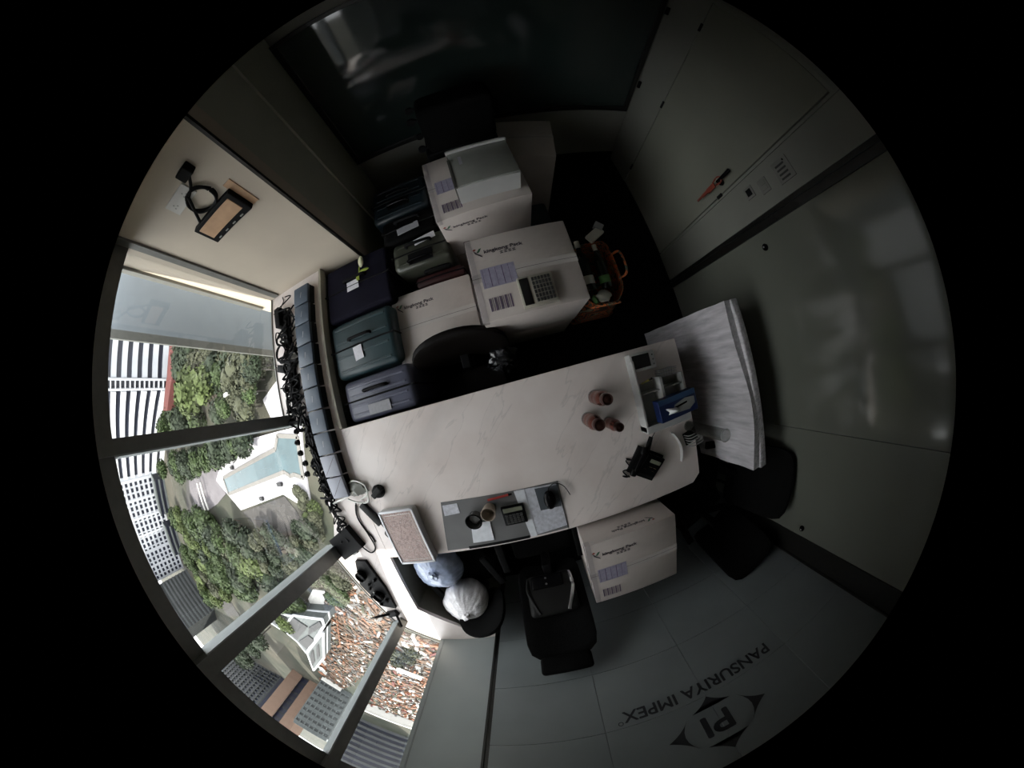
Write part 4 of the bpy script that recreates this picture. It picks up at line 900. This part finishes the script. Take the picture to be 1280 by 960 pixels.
def tree(px, py, R, H, kind, label, group):
    p = g_(px, py); o = thing('tree', label, 'tree', (p.x, p.y, GZ), rt.uniform(0, 6), group)
    c = bpy.data.objects.new('crown', rt.choice(CR[kind])); C.objects.link(c); c.parent = o; c.location = (0, 0, H-R*.6); c.scale = (R, R, R*rt.uniform(.75, 1)); c.rotation_euler = (0, 0, rt.uniform(0, 6))
    t = bpy.data.objects.new('trunk', TM); C.objects.link(t); t.parent = o; t.scale = (R*1.3, R*1.3, H-R*.5)
T = []
def scatter(poly, n, kinds, Rr, label, group, H=(4, 7)):
    xs_ = [p[0] for p in poly]; ys_ = [p[1] for p in poly]; done = 0; tries = 0; got = []
    while done < n and tries < 4000:
        tries += 1; x, y = rt.uniform(min(xs_), max(xs_)), rt.uniform(min(ys_), max(ys_)); ins = False
        for i in range(len(poly)):
            a, c = poly[i], poly[i-1]
            if (a[1] > y) != (c[1] > y) and x < (c[0]-a[0])*(y-a[1])/(c[1]-a[1])+a[0]: ins = not ins
        if not ins or any(math.hypot(x-q[0], y-q[1]) < 8.5 for q in got): continue
        got.append((x, y)); done += 1; kd = rt.choice(kinds); Rv = rt.uniform(*Rr); big = 'large' if Rv > (Rr[0]+Rr[1])/2 else 'smaller'
        noun = 'bush' if 'bush' in label.split(' ')[1:3] else 'tree'; where = label[label.index(noun)+len(noun):]
        adj = {'foliage_dark': 'dark green', 'foliage_mid': 'mid green', 'foliage_light': 'bright green', 'foliage_olive': 'olive green'}[kd]
        tree(x, y, Rv, rt.uniform(*H), kd, '%s %s %s%s' % (big, adj, noun, where), '%s %s %s' % (big, adj, group))
tree(262, 489, 5.2, 9, 'foliage_light', 'large light green tree in the park in the upper window pane', None)
tree(283, 480, 3.6, 8, 'foliage_light', 'smaller light green tree right of the large one in the upper pane', None)
tree(318, 476, 3.0, 7, 'foliage_olive', 'olive tree beside the bright forecourt in the upper pane', None)
scatter([(232, 438), (330, 440), (330, 452), (300, 470), (240, 462)], 14, ['foliage_dark', 'foliage_dark', 'foliage_olive'], (2.8, 4.2), 'dark tree in the park wood below the red roof', 'park trees in the upper window pane')
scatter([(296, 455), (345, 450), (352, 480), (335, 505), (296, 520)], 13, ['foliage_dark', 'foliage_olive', 'foliage_mid'], (1.8, 2.8), 'bushy tree between the park and the bright forecourt', 'trees by the forecourt')
scatter([(192, 497), (230, 514), (262, 530), (192, 540)], 14, ['foliage_mid', 'foliage_dark', 'foliage_mid'], (3.2, 4.8), 'green tree at the foot of the white banded block', 'trees below the banded block')
scatter([(205, 580), (280, 562), (330, 545), (300, 556), (262, 580), (240, 590), (215, 590)], 17, ['foliage_mid', 'foliage_dark'], (2.2, 3.4), 'dark green tree above the pool terrace', 'trees above the pool')
scatter([(220, 625), (240, 640), (290, 650), (318, 665), (345, 720), (290, 745), (262, 745), (240, 700)], 52, ['foliage_mid', 'foliage_dark', 'foliage_light', 'foliage_olive', 'foliage_mid'], (2.4, 4.4), 'leafy tree in the wooded slope below the pool', 'trees on the slope below the pool')
scatter([(320, 660), (385, 640), (408, 668), (370, 706), (330, 715)], 22, ['foliage_dark', 'foliage_olive'], (1.2, 2.3), 'small tree near the brown path below the pool', 'small trees by the brown path', (2.5, 4.5))
scatter([(378, 610), (400, 640), (408, 668), (398, 662), (384, 630)], 12, ['foliage_olive', 'foliage_light'], (1.0, 1.6), 'sunlit bush between the pool deck and the window', 'sunlit bushes below the window', (1.5, 3))
scatter([(345, 752), (372, 735), (388, 742), (375, 765), (350, 762)], 9, ['foliage_mid', 'foliage_light'], (1.8, 2.6), 'bright green tree beside the white building with dark roofs', 'trees by the white roofed building')
scatter([(395, 715), (430, 702), (440, 735), (425, 752)], 9, ['foliage_olive', 'foliage_mid'], (1.2, 2.0), 'olive bush beside the bright yard', 'bushes by the bright yard', (2, 3.5))
scatter([(286, 805), (335, 765), (345, 785), (300, 830)], 11, ['foliage_dark'], (3.0, 4.5), 'very dark tree in front of the grey tower', 'dark trees before the grey tower', (8, 13))
scatter([(488, 800), (530, 812), (520, 828), (480, 822)], 6, ['foliage_olive'], (1.2, 2.0), 'olive bush in the rightmost window pane', 'bushes in the rightmost pane', (1.5, 3))
# lamp post in the park
p = g_(322, 492); o = thing('street_lamp', 'white street lamp standing in the park', 'lamp', (p.x, p.y, GZ)); B().cyl((0, 0, 0), (0, 0, 7), .09, .06, 8).build('pole', 'site_white', o); B().box(-.6, .6, -.25, .25, 6.9, 7.2).build('head', 'site_white', o)
# buildings: facade runs from a to c on the ground, body extends away from us
def block(name, label, a, c, H, depth, floors, band, body, z0=0, bandh=.5, proud=.5, windows=None, win_mat='facade_glass', nwin=0, piers=None, base=0):
    a, c = Vector(a), Vector(c); a.z = c.z = 0; d = c-a; L = d.length; d.normalize(); n = Vector((d.y, -d.x, 0))
    if n.dot(-a) < 0: n = -n                                        # n looks at us
    rz = math.atan2(d.y, d.x); mid = (a+c)/2; sgn = 1 if Vector((-math.sin(rz), math.cos(rz), 0)).dot(n) > 0 else -1
    o = thing(name, label, 'building', (mid.x, mid.y, GZ), rz)
    y0, y1 = sorted((0, -sgn*depth)); B().box(-L/2, L/2, y0, y1, 0, H).build('body', body, o)
    B().box(-L/2-.3, L/2+.3, y0-.3, y1+.3, H, H+.5).build('roof', 'roof_grey', o)
    fh = (H-base)/floors; first = None
    for k in range(floors+1):
        z = base+k*fh
        ya, yb = sorted((0, sgn*proud))
        if first is None: first = B().box(-L/2, L/2, ya, yb, 0, fh*bandh).build('floor_band', band, o, loc=(0, 0, z))
        else: share(first, 'floor_band', o, (0, 0, z))
    if piers:
        fp = None; m_, wp = piers
        for k in range(m_+1):
            x = -L/2+L*k/m_; ya, yb = sorted((0, sgn*(proud+.05)))
            if fp is None: fp = B().box(-wp/2, wp/2, ya, yb, base, H).build('pier', band, o, loc=(x, 0, 0))
            else: share(fp, 'pier', o, (x, 0, 0))
    if nwin:
        fw = None
        for k in range(floors):
            for j in range(nwin):
                x = -L/2+L*(j+.5)/nwin; z = base+k*fh+fh*bandh; ya, yb = sorted((0, sgn*.15))
                if fw is None: fw = B().box(-L/nwin*.32, L/nwin*.32, ya, yb, .1, fh*(1-bandh)-.1).build('window', win_mat, o, loc=(x, 0, z))
                else: share(fw, 'window', o, (x, 0, z))
    return o
block('apartment_block', 'long white apartment block with dark blue gaps between its floor bands', g_(224, 418), g_(220.6, 473), 33, 8, 9, 'facade_white', 'facade_glass', bandh=.52, proud=1.0)
p = g_(219, 478)
tw = block('stair_tower', 'narrow white stair tower with small railings on the banded block', g_(220.8, 474), g_(220.4, 485), 34, 1.5, 20, 'facade_white', 'facade_glass', bandh=.25, proud=1.6, piers=(1, .5))
block('apartment_block', 'white banded apartment block past the stair tower, running behind the window post', g_(220, 486), g_(203, 586), 33, 8, 9, 'facade_white', 'facade_glass', bandh=.52, proud=.8)
gb = block('apartment_block', 'white apartment block with a regular grid of small dark windows', g_(197, 593), g_(229, 708), 36, 14, 13, 'facade_white', 'facade_white', bandh=.42, proud=.25, nwin=19, piers=(6, 1.1))
block('low_building', 'low grey building at the foot of the window-grid block', g_(205, 597), g_(213, 640), 5, 4, 2, 'roof_grey', 'facade_glass', bandh=.3)
block('low_building', 'second low grey building along the road by the window-grid block', g_(218, 655), g_(229, 690), 5, 4, 2, 'roof_grey', 'facade_glass', bandh=.3)
flat('red_canopy', ((232, 428), (238, 428), (236, 470), (228, 512), (222, 512), (228, 470)), 0, 5.5, 'red_roof', 'long red roof strip between the banded block and the park', 'roof')
block('grey_tower', 'dark grey tower with horizontal bands left of the corner post', g_(233, 712), g_(268, 762), 40, 16, 16, 'facade_grey', 'facade_grey_dark', bandh=.45)
block('grey_tower', 'large dark ribbed tower in the second lower pane', g_(277, 800), g_(352, 846), 44, 14, 22, 'facade_grey_dark', 'facade_glass', bandh=.4, proud=.5, piers=(18, .35))
block('brown_tower', 'left brown tower slab beside the dark strip', g_(366, 836), g_(378, 845), 27, 6, 9, 'facade_brown', 'facade_brown', bandh=.9, proud=.05)
block('brown_tower', 'right brown tower slab beside the dark strip', g_(387, 850), g_(400, 857), 27, 6, 9, 'facade_brown', 'facade_brown', bandh=.9, proud=.05)
block('dark_link', 'dark strip between the two brown tower slabs', g_(378.2, 846), g_(386.8, 850), 25, 5, 9, 'roof_dark', 'facade_glass', bandh=.3, proud=.05)
block('ribbed_block', 'grey ribbed block between the brown towers and the last post', g_(404, 848), g_(440, 868), 20, 10, 8, 'roof_grey', 'facade_grey', bandh=.6, piers=(7, .4))
block('grey_tower', 'blue-grey tower with dark horizontal bands in the rightmost pane', g_(440, 893), g_(522, 926), 34, 14, 12, 'facade_grey', 'facade_glass', bandh=.42, proud=.6, nwin=0)
# white building with dark flat roofs
def roofed(label, pts, H, roofs):
    P = [g_(*p, GZ+H) for p in pts]; c = sum(P, Vector())/len(P)
    if sum(P[i].x*P[(i+1) % len(P)].y-P[(i+1) % len(P)].x*P[i].y for i in range(len(P))) < 0: P = P[::-1]
    o = thing('office_building', label, 'building', (c.x, c.y, GZ))
    B().prism([((p-c).x, (p-c).y) for p in P], 0, H).build('body', 'roof_grey', o)
    for k in range(1, 2): B().prism([((p-c).x*1.01, (p-c).y*1.01) for p in P], H*.5, H*.5+.5).build('floor_band', 'facade_white', o)
    e = [((P[i]-c), (P[(i+1) % len(P)]-c)) for i in range(len(P))]; bb = B()
    for a, d in e: bb.tube([(a.x, a.y, H), (d.x, d.y, H)], .28, 5)
    bb.build('parapet', 'facade_white', o)
    for rp in roofs:
        Q = [g_(*q, GZ+H)-c for q in rp]
        if sum(Q[i].x*Q[(i+1) % len(Q)].y-Q[(i+1) % len(Q)].x*Q[i].y for i in range(len(Q))) < 0: Q = Q[::-1]
        B().prism([(q.x, q.y) for q in Q], H, H+.3).build('roof_panel', 'roof_dark', o)
    return o
roofed('low office building with flat dark roof panels framed in white', ((353, 786), (367, 769), (403, 774), (405, 782), (383, 816), (372, 802)), 5, [((356, 785), (367, 771), (385, 783), (372, 799)), ((387, 784), (400, 776), (404, 782), (386, 793)), ((374, 801), (386, 793.5), (394, 800), (384, 811))])
roofed('narrow pale wing with dark windows beside the flat-roofed office', ((331, 773), (341, 764), (366, 770), (352, 787)), 5, [((336, 773), (341, 768), (349, 774), (345, 780)), ((346, 768), (350, 767), (360, 773), (357, 778))])
roofed('pale stepped annex between the office and the brown towers', ((384, 816), (404, 790), (405, 822), (392, 838)), 4, [((388, 818), (392, 812), (394, 826), (391, 832)), ((396, 810), (399, 805), (400, 820), (397, 824))])
# building site / market: countless small things, and a few large ones
rs = random.Random(8)
def debris(name, poly, n, z, szs, ms, label):
    bb = B(); xs_ = [p[0] for p in poly]; ys_ = [p[1] for p in poly]; k = 0
    while k < n:
        x, y = rs.uniform(min(xs_), max(xs_)), rs.uniform(min(ys_), max(ys_)); ins = False
        for i in range(len(poly)):
            a, c = poly[i], poly[i-1]
            if (a[1] > y) != (c[1] > y) and x < (c[0]-a[0])*(y-a[1])/(c[1]-a[1])+a[0]: ins = not ins
        if not ins: continue
        k += 1; p = g_(x, y); s = rs.uniform(*szs); l = s*rs.choice((1, 1, 2.5, 5)); hgt = s*rs.uniform(.3, 1.6)
        bb.use(rs.choice(ms)); bb.box(p.x-l/2, p.x+l/2, p.y-s/2, p.y+s/2, GZ, GZ+hgt, rot=Matrix.Rotation(rs.uniform(0, PI), 4, 'Z'), org=(p.x, p.y, GZ))
    o = bb.build(name); o['kind'] = 'stuff'; return tag(o, label, 'building materials')
SM = ['site_orange', 'site_brown', 'site_brown', 'site_grey', 'site_grey', 'facade_brown', 'site_brown', 'earth', 'foliage_olive', 'site_brown', 'site_grey', 'site_orange', 'site_brown', 'earth', 'site_white']
debris('building_materials', [(408, 735), (425, 715), (450, 730), (497, 785), (470, 812), (448, 850), (418, 868), (400, 850), (404, 800)], 3600, 0, (.2, .5), SM, 'jumble of orange, brown and white building materials on the site below')
debris('building_materials', [(478, 835), (488, 798), (505, 790), (556, 808), (548, 835), (540, 862), (528, 905), (462, 880)], 2600, 0, (.2, .6), SM+['site_white', 'site_orange', 'red_roof'], 'orange and white jumble on the ground in the rightmost pane')
for k in range(13):
    p = g_(403.5-.1*k+.02*k*k, 762+6.3*k); o = thing('site_container', 'small orange and white cabin in the row beside the site', 'cabin', (p.x, p.y, GZ), rs.uniform(-.2, .2), 'row of small orange and white cabins')
    B().box(-.9, .9, -.8, .8, 0, 1.5).build('body', 'site_orange' if k % 2 else 'site_white', o); B().box(-1.0, 1.0, -.9, .9, 1.5, 1.7).build('roof', 'site_white' if k % 2 else 'site_orange', o)
a, c = g_(500, 826), g_(531, 838); d = c-a; o = thing('white_canopy', 'long white flat canopy in the rightmost pane', 'canopy', ((a.x+c.x)/2, (a.y+c.y)/2, GZ), math.atan2(d.y, d.x))
L = d.length; B().box(-L/2, L/2, -1, 1, 2.2, 2.5, .1).build('roof', 'site_white', o)
for k in range(6): B().cyl((-L/2+.5+k*(L-1)/5, .7, 0), (-L/2+.5+k*(L-1)/5, .7, 2.2), .1, n=6).build('post', 'site_grey', o)
a, c = g_(457, 878), g_(520, 902); d = c-a; L = d.length; o = thing('white_fence', 'long pale wall between the site and the blue-grey tower', 'wall', ((a.x+c.x)/2, (a.y+c.y)/2, GZ), math.atan2(d.y, d.x)); B().box(-L/2, L/2, -.3, .3, 0, 3).build('wall', 'site_white', o); B().box(-L/2, L/2, -.5, .5, 3, 3.4).build('coping', 'site_white', o)
a, c = g_(404, 845), g_(428, 860); d = c-a; L = d.length; o = thing('white_fence', 'short pale wall in front of the ribbed grey block', 'wall', ((a.x+c.x)/2, (a.y+c.y)/2, GZ), math.atan2(d.y, d.x)); B().box(-L/2, L/2, -.3, .3, 0, 1.6).build('wall', 'site_white', o)
o = thing('scaffold_frame', 'tall brown timber frame lying across the building site', 'frame', g_(430, 790))
for k in range(2): B().box(-7, 7, -1+k*2, -.7+k*2, 0, .6).build('beam', 'site_orange', o)
for k in range(9): B().box(-6.5+k*1.6, -6.2+k*1.6, -1, 1.3, .4, .7).build('rung', 'site_brown', o)
o.rotation_euler = (0, 0, 1.0)
